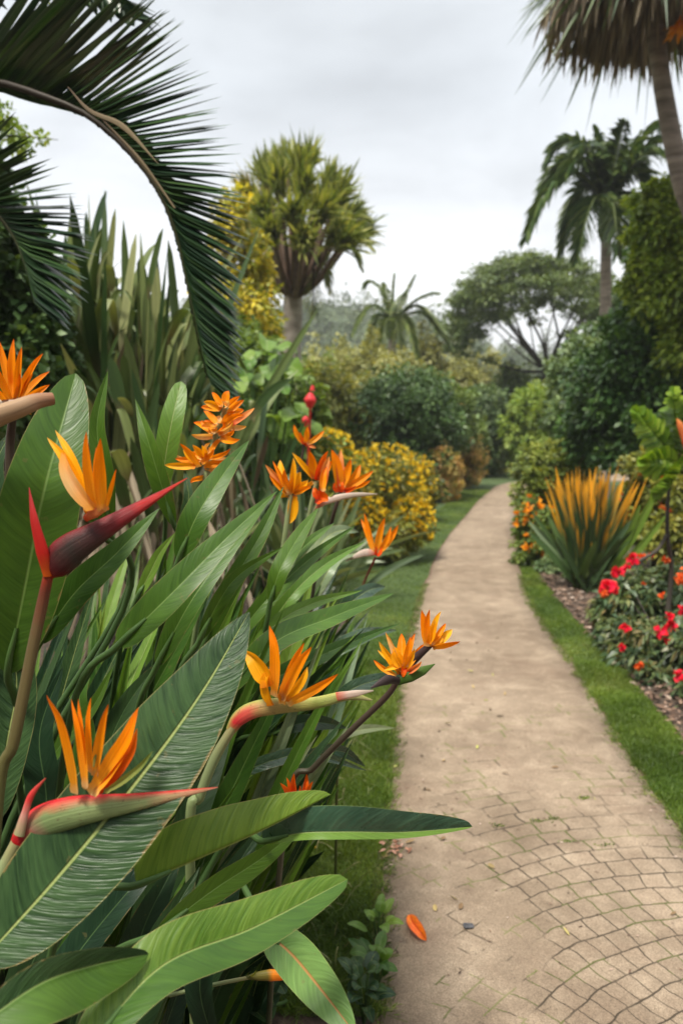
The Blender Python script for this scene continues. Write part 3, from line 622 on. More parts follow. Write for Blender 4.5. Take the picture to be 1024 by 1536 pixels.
# near left palm: trunk just outside the frame, two fronds arching in
Yp = 2.7; pb = np.array((-2.05, 2.9, 0))
pt = thing('palm_tree', pb, 'dark feather palm whose big arching fronds hang in from the upper left corner', 'palm tree')
mesh_obj('trunk', tube([pb, pb + (.03, 0, 1.2), pb + (.0, 0, 2.3), pb + (.05, 0, 2.75)], [.17, .13, .12, .15], 20, 14), BKP, pt)
crown = pb + (.05, 0, 2.75)
fr = [crown] + [R(x, y, Y) for x, y, Y in ((-70, 118, 2.75), (0, 124, 2.68), (70, 146, 2.62), (130, 172, 2.6), (185, 218, 2.6), (232, 276, 2.6), (262, 342, 2.62), (281, 420, 2.64), (296, 490, 2.66), (312, 560, 2.68))]
frond(fr, PB, RM, pt, n=165, L=.43, W=.046, r=.013, a1=58, droop=.05, lp=[1.05, 1.08, .62, .36], t0=.03, seg=5, plane=(1, -.15, .9), v=.12, jitter=.05, side2=(.35, .75, .42), fold=.35)
fr = [crown - (0, 0, .1)] + [R(x, y, Y) for x, y, Y in ((-150, 250, 2.8), (-80, 262, 2.75), (-25, 300, 2.7), (15, 345, 2.7), (38, 395, 2.7), (50, 440, 2.7))]
frond(fr, PB, RM, pt, n=84, L=.29, W=.048, r=.011, a1=62, droop=.10, baseL=1.2, tipL=.5, t0=.2, seg=4, plane=(1, -.1, .9), v=.1, jitter=.06, side2=(.2, .6, .7), fold=.35)
fr = [crown] + [R(x, y, Y) for x, y, Y in ((-120, 20, 2.9), (-40, -30, 2.95), (50, -40, 3.0), (130, -20, 3.05), (190, 20, 3.1))]
frond(fr, PB, RM, pt, n=90, L=.36, W=.05, r=.012, a1=55, droop=.35, baseL=1.0, tipL=.3, t0=.15, seg=4, plane=(.2, -.1, 1), v=.1, side2=(-.2, -.2, .35))
for k, (dx, dy, dz) in enumerate(((-1.3, .3, .5), (-.9, -1.0, .7), (-.5, 1.3, .8), (.2, -1.0, 1.3), (-1.3, -.5, -.2))):
    e_ = crown + np.array((dx, dy, dz)); frond([crown, crown + np.array((dx * .45, dy * .45, .75 * abs(dz) + .3)), e_ , e_ + np.array((dx * .35, dy * .35, -.6))], PB, RM, pt, n=50, L=.42, W=.03, r=.014, seg=3)
# brown split sheaths caught along the big frond
shm = petal_mat('dry_sheath', [(0, (.10, .065, .04)), (1, (.28, .22, .13))], .5, .7, .1)
mesh_obj('dry_sheath', cat([tube([R(102, 130, 2.52), R(135, 166, 2.5), R(185, 190, 2.5), R(238, 246, 2.5)], [.001, .006, .009, .0005], 20, 8, .15), tube([R(150, 175, 2.5), R(210, 240, 2.5), R(262, 312, 2.52)], [.002, .006, .003], 16, 6, .5),
  ]), shm, pt)

# royal palm on the right
def royal(px, Y, crown_py, label, sc=1.0, trunk_w=9, group=None, tips=None, lean=0, lm=None):
    b = R(px, 600, Y); b[2] = 0; c = R(px + lean, crown_py, Y)
    t = thing('palm_tree', b, label, 'palm tree', group); rw = trunk_w / FP * Y
    mesh_obj('trunk', tube([b, b * (.5, .5, .5) + c * (.5, .5, .5), c - (0, 0, .2)], [rw * 1.15, rw, rw * .82], 30, 16), BKP, t)
    mesh_obj('crownshaft', tube([c - (0, 0, .25 * sc), c, c + (0, 0, .45 * sc), c + (0, 0, .9 * sc)], [rw * .85, rw * 1.5, rw * 1.3, rw * .3], 14, 12), RG, t)
    for tx, ty, dY, sag, LL in tips:
        e_ = R(tx, ty, Y + dY); st = c + np.array((0, 0, .45 * sc)); mid = (st + e_) / 2 + np.array((0, 0, sag * sc)); m0 = st + (mid - st) * .45 + np.array((0, 0, .18 * sag * sc))
        frond([st, m0, mid, e_ + (mid - e_) * .4 + np.array((0, 0, .25 * sag * sc)), e_], lm or PG, RG, t, n=70, L=LL * sc * 1.1, W=.10 * sc, r=.035 * sc, a1=50, droop=.55, baseL=.7, tipL=.4, t0=.1, seg=3, v=.5, jitter=.16, fold=.4)
    return t
royal(909, 17, 345, 'tall slim palm with ringed grey trunk rising behind the round umbrella tree', 1.0, 9, tips=[
  (792, 352, -.6, .95, .55), (824, 238, .3, .75, .5), (850, 262, -.8, .6, .5), (892, 196, .2, .15, .55), (934, 186, -.3, .2, .5), (915, 215, 1., .2, .5), (1000, 190, .4, .5, .6), (1010, 250, -.9, .6, .6),
  (842, 372, .8, .8, .5), (866, 385, -1., .6, .5), (950, 370, 1., .6, .5), (985, 330, 0, .8, .6), (925, 380, -1.2, .5, .5), (812, 300, 1.2, .9, .55), (955, 240, 1.2, .5, .55), (868, 225, -.5, .5, .5), (1020, 235, .6, .7, .6)])
# far feather palm in the middle
royal(588, 26, 500, 'far feather palm with upright fronds standing over the olive bushes', .75, 7, lm=blade_mat('palm_leaflet_light', cl((.06, .11, .03), (.14, .20, .05), (.30, .34, .12)), .4, .25, stripe=4), tips=[
  (548, 428, .5, .7, .45), (592, 412, 0, .0, .45), (622, 415, -.2, .05, .45), (656, 440, .4, .3, .45), (530, 500, -.5, .9, .5), (660, 500, .6, .9, .5), (545, 540, .8, 1., .5), (625, 540, -1, .9, .5), (575, 425, 1, .1, .4), (607, 440, -1, .1, .4), (600, 545, -1.2, .8, .5), (570, 540, -1., .8, .5), (675, 520, .8, .9, .5)])

# fan palm with a dead skirt, top right
fb = R(1120, 600, 8.5); fb[2] = 0; fc = R(978, -10, 8.5)
fp_ = thing('palm_tree', fb, 'fan palm with a shaggy skirt of dead brown leaves in the upper right corner', 'palm tree')
mesh_obj('trunk', tube([fb, R(1056, 400, 8.5), R(1019, 262, 8.5), R(990, 110, 8.5), fc], [.15, .11, .095, .088, .10], 40, 14), BKP, fp_)
skm = blade_mat('dead_skirt', cl((.09, .065, .04), (.22, .17, .115), (.38, .31, .22)), .8, .15, stripe=6)
n = 1500; az_ = rng.uniform(0, 2 * math.pi, n); rr = rng.uniform(.1, .95, n) ** .8; P = fc + np.stack([np.cos(az_) * rr * .98 - .06, np.sin(az_) * rr * .9, .25 + .15 * rng.random(n) - .35 * rr], -1)
D = np.stack([np.cos(az_) * .20, np.sin(az_) * .2, -np.ones(n)], -1) + rng.normal(0, .10, (n, 3))
mesh_obj('dead_skirt', blades(P, D, np.stack([np.cos(az_), np.sin(az_), np.zeros(n)], -1) + rng.normal(0, .5, (n, 3)), (.90 - .46 * rr) * rng.uniform(.55, 1.12, n), .05, 4, rng.uniform(-.05, .15, n), .5, .3, .7), skm, fp_)
n = 700; az_ = rng.uniform(0, 2 * math.pi, n); D = np.stack([np.cos(az_), np.sin(az_), rng.uniform(-.35, 1.2, n)], -1); D = nrm(D)
mesh_obj('fan_leaves', blades(fc + D * .35 + (0, 0, .3), D + rng.normal(0, .1, (n, 3)), rng.normal(size=(n, 3)), rng.uniform(.6, 1.1, n), .06, 4, rng.uniform(.2, .9, n), .4, .3, .7), PG, fp_)
P = R(1022, 30, 8.) + rng.normal(0, .03, (16, 3)); mesh_obj('blossom', blades(P, rng.normal(0, .5, (16, 3)) + (0, 0, -.8), rng.normal(size=(16, 3)), .2, .05, 2, .1), F_['orangeb'], fp_)

# many-headed screw-pine-like tree (middle left)
Ye = 14; eb = R(437, 600, Ye); eb[2] = 0; fork = R(440, 436, Ye)
et = thing('pandanus_tree', eb, 'tree with pale trunk and a rounded crown of many spiky leaf heads', 'tree')
mesh_obj('trunk', tube([eb, R(435, 540, Ye), R(438, 490, Ye), fork], [.26, .19, .17, .16], 30, 14), bark_mat('bark_pale', (.20, .16, .13), (.46, .40, .34), (4, 4, 9)), et)
HM = blade_mat('rosette_leaf', cl((.08, .125, .03), (.22, .27, .05), (.46, .46, .13)), .4, .25, stripe=5, base=(.0, .3, (.30, .24, .10)))
HY = blade_mat('rosette_leaf_yellow', cl((.10, .14, .03), (.30, .28, .04), (.50, .36, .04)), .4, .25, stripe=5)
heads = [(398, 250, 0), (432, 228, .3), (462, 232, -.3), (380, 285, -.4), (420, 270, -.9), (455, 275, -1.), (490, 262, .2), (505, 285, -.4), (365, 320, .3), (400, 312, -1.), (440, 320, -1.3), (480, 315, -1.), (520, 318, .2), (372, 352, -.5), (410, 350, -1.2), (455, 360, -1.3), (498, 350, -.7), (530, 345, .3), (385, 300, .9), (445, 260, 1.2), (490, 300, 1.1), (420, 330, 1.3), (470, 350, 1.2), (512, 360, -.9), (405, 300, .2), (470, 300, .1), (448, 238, -.5), (415, 232, .6), (505, 320, 1.3), (385, 335, .8)]
lp = []
heads = [(437 + (x - 437) * .94, 228 + (y - 228) * .86, d) for x, y, d in heads]
for hx, hy, dY in heads:
    c = R(hx, hy + 32, Ye + dY); m1 = fork * .55 + c * .45 + np.array((0, 0, -.22)); lp.append(tube([fork - (0, 0, .1), m1, c], [.075, .045, .035], 12, 7))
mesh_obj('limbs', cat(lp), bark_mat('bark_reddish', (.06, .035, .022), (.16, .095, .06), (9, 9, 3)), et)
for i, (hx, hy, dY) in enumerate(heads):
    c = R(hx, hy + 32, Ye + dY); ax = nrm((c - fork) * (1, 1, .9)); k = 150
    D = ax * 1.15 + rng.normal(0, .36, (k, 3)); D[:, 2] += .35
    bl = blades(np.repeat(c[None], k, 0) + rng.normal(0, .03, (k, 3)) + ax * rng.uniform(-.1, .15, (k, 1)), D, rng.normal(0, .3, (k, 3)) + ax, rng.uniform(.34, .72, k), .055, 4, rng.uniform(.0, .55, k), .5, .3, .7)
    mesh_obj('leaf_head', bl, HY if i in (8, 13, 3) else HM, et)
for tx, ty, sag in ((556, 372, .35), (540, 400, .55), (492, 432, .45), (552, 330, .3), (470, 470, .15), (395, 440, .1), (352, 290, .2)):
    st = R(470 if tx > 440 else 420, 400, Ye - .6); e_ = R(tx, ty, Ye - .4); frond([st, (st + e_) / 2 + np.array((0, 0, sag)), e_ * .8 + st * .2 + np.array((0, 0, sag * .6)), e_], HM, RM, et, n=26, L=.30, W=.035, r=.02, droop=.4, seg=3)

# ------------------------------------------------------------------ umbrella tree on the right
Yu = 30; ub = R(815, 600, Yu); ub[2] = 0
ut = thing('umbrella_tree', ub, 'wide domed umbrella tree with open branches and sky showing under its crown', 'tree')
uf = R(822, 556, Yu); cx_, rx_, ry_ = 806, 143, 150
pads = []; 
for i in range(190):
    a = rng.uniform(0, math.pi); q = rng.random() ** .5; zz = rng.uniform(-1, 1)
    px = cx_ + rx_ * math.cos(a) * (.25 + .75 * q); hgt = math.sqrt(max(0, 1 - ((px - cx_) / rx_) ** 2 * .93)) ; top = 560 - 182 * hgt ** .75
    th = rng.random() ** 1.5 * 78; py = top + th + 8
    dY = zz * 3.6 * hgt
    pads.append((R(px, py, Yu + dY), ))
for px, py, dY in ((682, 470, 0), (690, 505, -.5), (700, 530, .4), (735, 540, -.6), (760, 548, .5), (672, 490, .6), (720, 500, -1), (900, 470, 0), (915, 500, .5), (890, 520, -.5), (870, 540, .2), (930, 450, .5), (850, 500, -1), (745, 470, -1.4), (930, 500, 0), (800, 480, .8)):
    pads.append((R(px, py, Yu + dY), ))
blobs = [(p[0], (rng.uniform(.5, .95), rng.uniform(.5, .95), rng.uniform(.16, .30))) for p in pads]
mesh_obj('crown', fol(blobs, 50000, .13, .075, clump=.34, per=16, shell=(.3, 1.), fill=.4, flat=.5, up=.8), F_['umbrella'], ut)
lp = [tube([ub, R(820, 590, Yu), uf], [.34, .28, .20], 14, 10)]
for i in range(30):
    t = pads[int(i * len(pads) / 30)][0]; m1 = uf * .68 + t * .32 + np.array((rng.normal(0, .12), 0, -.2)); m2 = uf * .3 + t * .7 + np.array((rng.normal(0, .15), 0, -.12)); r0 = rng.uniform(.045, .085)
    lp.append(tube([uf - (0, 0, .05), m1, m2, t], [r0, r0 * .6, r0 * .36, .012], 14, 6))
mesh_obj('trunk', cat(lp), BKD, ut)

# ------------------------------------------------------------------ shrubs left of the path
B4 = dict(clump=.20)
shrub('shrub', 'round shrub covered in small golden yellow leaves beside the lawn', 572, 9.0, 662, 150, F_['yellowgreen'], 17000, .055, .030, blobs=[(572, 752, 9.2, 66, 88), (618, 790, 8.9, 34, 50), (540, 790, 8.8, 44, 52), (585, 800, 8.7, 50, 44), (520, 730, 9.6, 50, 60)])
k_ = [o for o in bpy.data.objects if o.get('label', '').startswith('round shrub covered')][0]
kb = [(R(x, y_, Y), (rp / FP * Y, rp / FP * Y, rq / FP * Y)) for x, y_, Y, rp, rq in ((572, 752, 9.2, 66, 88), (618, 790, 8.9, 34, 46), (540, 790, 8.8, 44, 52), (520, 730, 9.6, 50, 60))]
sprinkle(kb, 820, .044, F_['gold'], k_)
shrub('shrub', 'low clipped yellow-green hedge bush behind the orange flower heads', 425, 8.5, 640, 130, F_['bright'], 9000, .06, .035, blobs=[(400, 700, 8.0, 45, 55), (445, 700, 8.2, 45, 55), (490, 690, 8.6, 40, 48)])
hg_ = [o for o in bpy.data.objects if o.get('label', '').startswith('low clipped yellow')][0]; sprinkle([(R(x, y_, Y), (rp / FP * Y, rp / FP * Y, rq / FP * Y)) for x, y_, Y, rp, rq in ((445, 700, 8.2, 45, 55), (490, 690, 8.6, 40, 48))], 260, .045, F_['gold'], hg_)
t, b_ = shrub('shrub', 'big round dark green bush rising behind the golden shrub', 610, 16.5, 540, 170, F_['dark'], 34000, .09, .05, blobs=[(600, 612, 16.5, 70, 70), (645, 655, 16.5, 52, 80), (565, 650, 17, 60, 80), (605, 710, 16.2, 70, 55), (635, 590, 17, 46, 42)], per=30)
t, b_ = shrub('shrub', 'pale olive bush leaning over the path bend behind the dark bush', 672, 19, 590, 100, F_['mid'], 14000, .10, .055, blobs=[(672, 620, 19, 42, 45), (700, 660, 20, 30, 45)])
Rw_ = [('yellow-flecked small shrub at the path edge, nearest of the row', 622, 12.6, 682, 62, 'yellowgreen', 'gold'),
       ('shrub with peach coloured new leaves along the lawn edge', 664, 16, 662, 62, 'peach', None),
       ('tall peach and cream leaved shrub in the middle of the edge row', 696, 19.5, 643, 62, 'peach', None),
       ('small green shrub at the far end of the edge row by the bend', 738, 25, 664, 62, 'yellowgreen', None)]
for lab, px, Y, top, wp, mk, fl_ in Rw_:
    t, b_ = shrub('shrub', lab, px, Y, top, wp, F_[mk], 6500, .07, .04, group='shrubs edging the lawn left of the path')
    if fl_: sprinkle(b_, 260, .055, F_[fl_], t)
shrub('shrub', 'narrow yellow-leaved shrub between the golden shrub and the peach row', 604, 13.5, 668, 40, F_['yellow'], 3500, .06, .04)
# mid-distance masses
MD = [('yellow-green bush below the hazy ridge', 500, 17, 520, 130, 'yellowgreen', 12000), ('olive bush left of the far feather palm', 540, 24, 480, 90, 'olive', 9000), ('olive bush right of the far feather palm', 640, 27, 470, 80, 'olive', 9000),
      ('mounded pale bush under the umbrella tree, left side', 696, 24, 527, 60, 'olive', 7000), ('bluish green bush at the end of the path', 722, 24, 560, 90, 'bluish', 12000), ('pale green rounded bush right of the path end', 795, 23, 565, 85, 'bright', 11000),
      ('dark bush closing the view above the path bend', 770, 27, 600, 90, 'dark', 11000), ('mid green bush under the umbrella tree trunk', 760, 31, 540, 110, 'mid', 11000), ('light bush between the big shrubbery and the path end', 840, 19, 560, 75, 'bright', 10000),
      ('broad green bush behind the dark round bush', 600, 19, 540, 120, 'mid', 12000), ('dim bush behind the spiky tree', 455, 20, 520, 110, 'mid', 10000), ('far bush right of the umbrella tree', 900, 28, 520, 120, 'mid', 10000), ('olive bush hiding the foot of the far palm', 592, 22, 512, 130, 'olive', 11000), ('fresh green bush on the slope right of the pale trunk', 500, 30, 500, 100, 'bright', 8000), ('reddish tinged low bush below the far palm', 650, 22, 548, 60, 'peach', 4000), ('far olive bush on the slope', 480, 40, 490, 110, 'olive', 7000), ('far green bush beyond the palm on the slope', 690, 45, 500, 90, 'olive', 7000)]
for lab, px, Y, top, wp, mk, n in MD:
    b = R(px, 700, Y); h = R(px, top, Y)[2]; rx = wp / FP * Y / 2
    bl = [((b[0] + rng.normal(0, .3) * rx, Y + rng.normal(0, .3) * rx, h * rng.uniform(.5, .62)), (rx * rng.uniform(.55, .8), rx * .7, h * rng.uniform(.3, .38))) for _ in range(4)] + [((b[0], Y, h * .4), (rx, rx * .8, h * .42))]
    shrub('shrub', lab, px, Y, top, wp, F_[mk], n, .11 * Y / 20 + .02, .065 * Y / 20 + .01, blobs=[(proj(c)[0], proj(c)[1], c[1], r_[0] * FP / c[1], r_[2] * FP / c[1]) for c, r_ in bl], group='shrubs filling the middle distance', per=22)

# ------------------------------------------------------------------ left background
# yellow croton tree
yb = R(385, 600, 10); yb[2] = 0
yt = thing('croton_tree', yb, 'small open tree with bright yellow leaves behind the arching frond', 'tree')
bl = [(R(x, y_, Y), (rp / FP * Y, rp / FP * Y, rq / FP * Y)) for x, y_, Y, rp, rq in ((352, 305, 10, 24, 20), (338, 350, 10, 34, 36), (372, 385, 10.2, 34, 36), (395, 440, 10.3, 24, 40), (362, 470, 9.8, 46, 45), (398, 490, 10.2, 22, 30), (330, 440, 10, 40, 60))]
mesh_obj('crown', fol(bl, 7200, .085, .05, clump=.26, per=12, fill=.3), F_['croton'], yt)
mesh_obj('trunk', limbs(yb, [c for c, r_ in bl], .06), BKD, yt)
# tall strap-leaved clumps
SM = blade_mat('strap_leaf', cl((.022, .052, .014), (.065, .108, .030), (.14, .18, .06), (.28, .30, .13)), .38, .2, stripe=4, base=(0., .25, (.12, .10, .05)))
def straps(label, px, Y, n, top, spread, W, mat=SM, name='tall_strap_plant', cat_='plant', lean=0.0, lmin=.45, drop=(.0, .9), brown=60, z0=0, group='tall strap-leaved clumps behind the bird of paradise bed'):
    b = R(px, 600, Y); b[2] = 0; H = R(px, top, Y)[2]
    t = thing(name, b, label, cat_, group)
    az_ = rng.uniform(0, 2 * math.pi, n); sp = np.abs(rng.normal(0, spread, n)).clip(0, min(1.15, 1.7 * spread)); D = np.stack([np.cos(az_) * sp + lean, np.sin(az_) * sp, np.ones(n)], -1)
    z0_ = rng.uniform(0, .78, n) ** .85 * (1 if H > 1.6 else .2); L = H * (1 - z0_) * rng.uniform(lmin, 1.0, n); P = b + np.stack([rng.normal(0, .13, n) + D[:, 0] * z0_ * H * .6, rng.normal(0, .13, n) + D[:, 1] * z0_ * H * .6, z0_ * H], -1); D[:, :2] *= (1 + z0_ * 1.2)[:, None]
    mesh_obj('foliage', blades(P, D, rng.normal(0, .6, (n, 3)) + (0, -1, .3), L, W * rng.uniform(.7, 1.3, n), 8, rng.uniform(*drop, n), .25, .35, .5, bdir=(.0, 0, -1)), mat, t)
    if brown:
        az_ = rng.uniform(0, 2 * math.pi, brown); P = b + np.stack([rng.normal(0, .2, brown), rng.normal(0, .2, brown), rng.uniform(.3, .7, brown) * H], -1)
        mesh_obj('dead_leaf', blades(P, np.stack([np.cos(az_) * .4, np.sin(az_) * .4, -np.ones(brown)], -1), rng.normal(size=(brown, 3)), rng.uniform(.3, .7, brown), .04, 5, .2, .4, .3, .7), skm, t)
    return t
straps('tall strap-leaved clump under the arching frond, highest of the clumps', 130, 5.2, 196, 240, 0.188, .058)
straps('tall strap-leaved clump standing right of the highest clump', 195, 5.0, 196, 290, 0.213, .058)
straps('grey-green strap clump at the tip of the arching frond', 250, 5.3, 190, 385, .20, .058)
straps('shorter strap clump with drooping pale blades by the frond tip', 290, 4.8, 60, 470, .22, .05, drop=(.2, .8))
straps('strap-leaved clump deep in the shade at the left edge', 85, 5.7, 190, 350, 0.250, .058)
straps('strap clump with brown dead blades behind the orange cluster', 215, 4.3, 60, 490, .24, .06, drop=(.1, .6))
# shaded dark tree at the left edge, with sprigs showing in the gap of the frond
t, b_ = shrub('dark_tree', 'shaded small-leaved tree at the left edge with sprigs against the sky', -10, 6.5, 330, 200, F_['dark'], 26000, .06, .04, blobs=[(15, 440, 4.5, 75, 100), (-50, 400, 4.4, 100, 140), (55, 520, 4.6, 60, 80), (10, 560, 4.4, 90, 90), (-60, 250, 4.5, 60, 60)], cat_='tree', per=24)
bl = [(R(x, y_, 5.6), (rp / FP * 5.6, .12, rq / FP * 5.6)) for x, y_, rp, rq in ((5, 175, 22, 14), (30, 205, 26, 14), (62, 208, 22, 9), (10, 190, 22, 24), (40, 228, 12, 9), (85, 20, 30, 16))]
mesh_obj('sprig', fol(bl, 420, .05, .03, clump=.4, per=6, fill=.5), F_['bright'], t)
mesh_obj('twig', tube([R(-60, 260, 5.9), R(-10, 210, 5.6), R(40, 205, 5.6), R(88, 210, 5.6)], [.01, .007, .005, .002], 20, 5), BKD, t)
mesh_obj('twig', tube([R(-60, 120, 5.9), R(-10, 170, 5.6), R(20, 190, 5.6)], [.01, .007, .003], 12, 5), BKD, t)
# broad-leaved plants right of the straps
def broad_plant(name, label, px, Y, leaves, mat, w, group=None, cat_='plant'):
    b = R(px, 600, Y); b[2] = 0; t = thing(name, b, label, cat_, group)
    for i, (tx, ty, dY, mx, my) in enumerate(leaves):
        e_ = R(tx, ty, Y + dY); m = R(mx, my, Y + dY * .5); s0 = b + np.array((rng.normal(0, .05), rng.normal(0, .05), 0))
        pet = tube([s0, (s0 + m) / 2 + np.array((0, 0, .15)), m], [.014, .010, .006], 10, 6)
        lf = mesh_obj('leaf', leafsheet([m, m * .6 + e_ * .4 + np.array((0, 0, .05)), e_], w * rng.uniform(.8, 1.15), 18, 3, (18, 18), rng.uniform(-35, 35), 30, .5, .6, .12, seed=i, ref=(0, -.6, .8)), mat, t)
        mesh_obj('petiole', pet, M['petiole'], lf)
    return t
lv = []
for i in range(34):
    tx = rng.uniform(315, 455); ty = rng.uniform(505, 640) + max(0, tx - 400) * .7; a = rng.uniform(-1, 1)
    lv.append((tx, ty, rng.uniform(-.6, .6), tx - a * 45 - 5, ty + rng.uniform(-22, 30)))
broad_plant('broad_leaf_plant', 'bushy plant with broad bright green leaves at the foot of the spiky tree', 385, 7.0, lv, M['hero_fresh'], .17)
t, b_ = shrub('shrub', 'leafy green undergrowth shrub below the yellow croton tree', 380, 8., 500, 160, F_['mid'], 16000, .075, .05, blobs=[(370, 560, 8., 70, 60), (430, 610, 7.8, 60, 55), (340, 610, 7.5, 80, 70), (420, 660, 7.8, 80, 60), (360, 520, 8.6, 55, 40)])
# spiky bromeliad with a red spike
BR = blade_mat('bromeliad_leaf', cl((.06, .10, .04), (.13, .18, .08), (.24, .28, .15)), .35, .2, stripe=4)
bt = straps('spiky rosette plant with arching grey-green blades and a red flower spike', 462, 6.8, 98, 640, .75, .05, BR, 'bromeliad', 'plant', 0, .4, (.05, .35), 0, group=None)
mesh_obj('flower_spike', cat([tube([R(462, 700, 6.4), R(464, 640, 6.3), R(465, 612, 6.2)], [.012, .01, .01], 10, 7), tube([R(464, 612, 6.2), R(465, 600, 6.2), R(466, 589, 6.2)], [.02, .05, .015], 10, 10), tube([R(468, 586, 6.2), R(469, 578, 6.2)], [.02, .01], 6, 8), tube([R(458, 640, 6.2), R(458, 630, 6.2), R(459, 624, 6.2)], [.01, .03, .01], 8, 8)]), petal_mat('red_spike', cl((.62, .06, .05), (.72, .05, .07))), bt)

# ------------------------------------------------------------------ right side shrubbery
def rb(lst): return lst
t, b_ = shrub('tree', 'large dark glossy-leaved tree filling the right edge above the flower bed', 985, 10.5, 300, 300, F_['glossy'], 76000, .085, .05, stem=False, blobs=[(1000, 400, 10.4, 56, 70), (958, 545, 10.2, 60, 60), (1005, 470, 9.9, 60, 70), (1010, 410, 10.5, 56, 80), (1055, 380, 10, 90, 120), (968, 490, 10.3, 60, 70), (1020, 520, 10, 90, 110), (930, 570, 10.2, 80, 75), (1000, 640, 9.8, 90, 80), (900, 640, 10.5, 60, 70)], cat_='tree', per=26, clump=.17)
t, b_ = shrub('tree', 'paler blue-green rounded shrubbery left of the dark right-hand tree', 880, 12, 500, 130, F_['bluish'], 26000, .085, .05, blobs=[(870, 570, 12, 52, 62), (900, 530, 12.4, 50, 50), (860, 620, 11.8, 42, 56), (905, 620, 11.4, 60, 70)], cat_='tree', per=24)
t, b_ = shrub('tree', 'light green feathery tree crown in front of the slim palm', 985, 9.2, 280, 100, F_['lime'], 21000, .085, .05, stem=False, blobs=[(1020, 420, 9.3, 50, 60), (1030, 500, 9.4, 40, 60), (975, 420, 9.6, 26, 30), (1050, 250, 9.4, 26, 30), (960, 318, 9.3, 20, 9), (972, 290, 9.4, 22, 8), (950, 352, 9.4, 16, 8), (958, 388, 9.5, 20, 12), (948, 425, 9.6, 18, 12), (992, 278, 9.3, 18, 10), (968, 455, 9.6, 24, 16), (1010, 325, 9.2, 40, 36), (982, 350, 9.3, 30, 24), (995, 400, 9.3, 30, 40), (1040, 300, 9.2, 30, 40), (1030, 350, 9.2, 36, 40), (960, 300, 9.4, 18, 9), (1020, 285, 9.2, 20, 12), (1040, 420, 9.2, 30, 50)], cat_='tree', per=16, clump=.42)
t, b_ = shrub('shrub', 'layered light green shrub at the path edge before the bend', 812, 11.2, 655, 100, F_['layered'], 17000, .08, .045, blobs=[(815, 698, 11.2, 44, 40), (802, 745, 10.6, 32, 50), (850, 690, 11.4, 44, 38), (830, 740, 11, 50, 50)], flat=.45, up=.9)
t, b_ = shrub('shrub', 'small bush with clustered orange blossoms left of the orange-tipped clump', 798, 8.8, 740, 70, F_['mid'], 7000, .055, .035, blobs=[(800, 790, 8.8, 32, 44), (825, 810, 8.5, 28, 44), (800, 830, 8.6, 28, 28)])
sprinkle([b_[0], b_[2]], 34, .07, F_['orangeb'], t, per=6, side=(-.3, -.8, .2))
t, b_ = shrub('shrub', 'olive and green bush behind the lobed-leaf plant', 985, 8.2, 670, 140, F_['yellowgreen'], 15000, .06, .04, blobs=[(975, 710, 8.2, 45, 40), (1020, 720, 8, 60, 60), (960, 770, 8.3, 40, 50), (1010, 800, 7.8, 60, 50)])
sprinkle(b_, 40, .05, F_['coral'], t)
t, b_ = shrub('shrub', 'low green filler shrub under the orange-tipped clump', 835, 8.2, 820, 60, F_['bluish'], 4500, .05, .03, blobs=[(830, 860, 8.2, 30, 26), (850, 880, 7.8, 26, 18), (905, 885, 7.2, 24, 14)])
for o_, px_, Y_ in ((o1, px1, Y1) for o1, px1, Y1 in [(o, 1060, 10.4) for o in bpy.data.objects if o.get('label', '').startswith('large dark glossy')] + [(o, 1070, 9.5) for o in bpy.data.objects if o.get('label', '').startswith('light green feathery')]):
    b0 = R(px_, 700, Y_); b0[2] = 0; mesh_obj('trunk', limbs(b0, [R(x, y, Y_ + .2) for x, y in ((1000, 430), (1040, 380), (980, 520), (1060, 300), (1010, 340))], .07), BKD, o_)
# orange-tipped sword clump
OT = blade_mat('orange_tipped_leaf', cl((.025, .055, .020), (.05, .095, .03), (.16, .20, .06)), .42, .25, tip=(.66, .92, (.76, .36, .02)), stripe=3)
OG = blade_mat('sword_leaf', cl((.03, .06, .02), (.06, .11, .035), (.16, .22, .07)), .38, .2, stripe=3)
cb_ = G(880, 885); ct = thing('sword_leaf_clump', cb_, 'upright clump of dark sword leaves tipped orange and yellow', 'plant')
n = 230; az_ = rng.uniform(0, 2 * math.pi, n); sp = rng.uniform(0, .36, n); D = np.stack([np.cos(az_) * sp * 1.15, np.sin(az_) * sp, np.ones(n)], -1)
mesh_obj('foliage', blades(cb_ + rng.normal(0, .05, (n, 3)) * (1, 1, 0), D, rng.normal(0, .5, (n, 3)) + (0, -1, 0), rng.uniform(.62, 1.2, n), rng.uniform(.022, .042, n), 8, rng.uniform(0, .06, n), .3, .4, .35), OT, ct)
n = 60; az_ = rng.uniform(0, 2 * math.pi, n); sp = rng.uniform(.1, .75, n); D = np.stack([np.cos(az_) * sp * 1.1, np.sin(az_) * sp, np.ones(n)], -1)
mesh_obj('outer_foliage', blades(cb_ + rng.normal(0, .06, (n, 3)) * (1, 1, 0), D, rng.normal(0, .5, (n, 3)) + (0, -1, 0), rng.uniform(.5, .95, n), rng.uniform(.05, .08, n), 8, rng.uniform(0, .2, n), .3, .4, .5), OG, ct)
for (tx, ty, w_) in ((990, 725, .10), (960, 755, .10), (935, 770, .07), (1000, 770, .08)):
    mesh_obj('leaf', leafsheet([cb_ + (.05, 0, .05), (cb_ + R(tx, ty, 7.2)) / 2 + (.05, 0, -.03), R(tx, ty, 7.2)], w_, 20, 3, (20, 20), 10, 10, .5, .6, rnd=.8), M['hero_fresh'], ct)
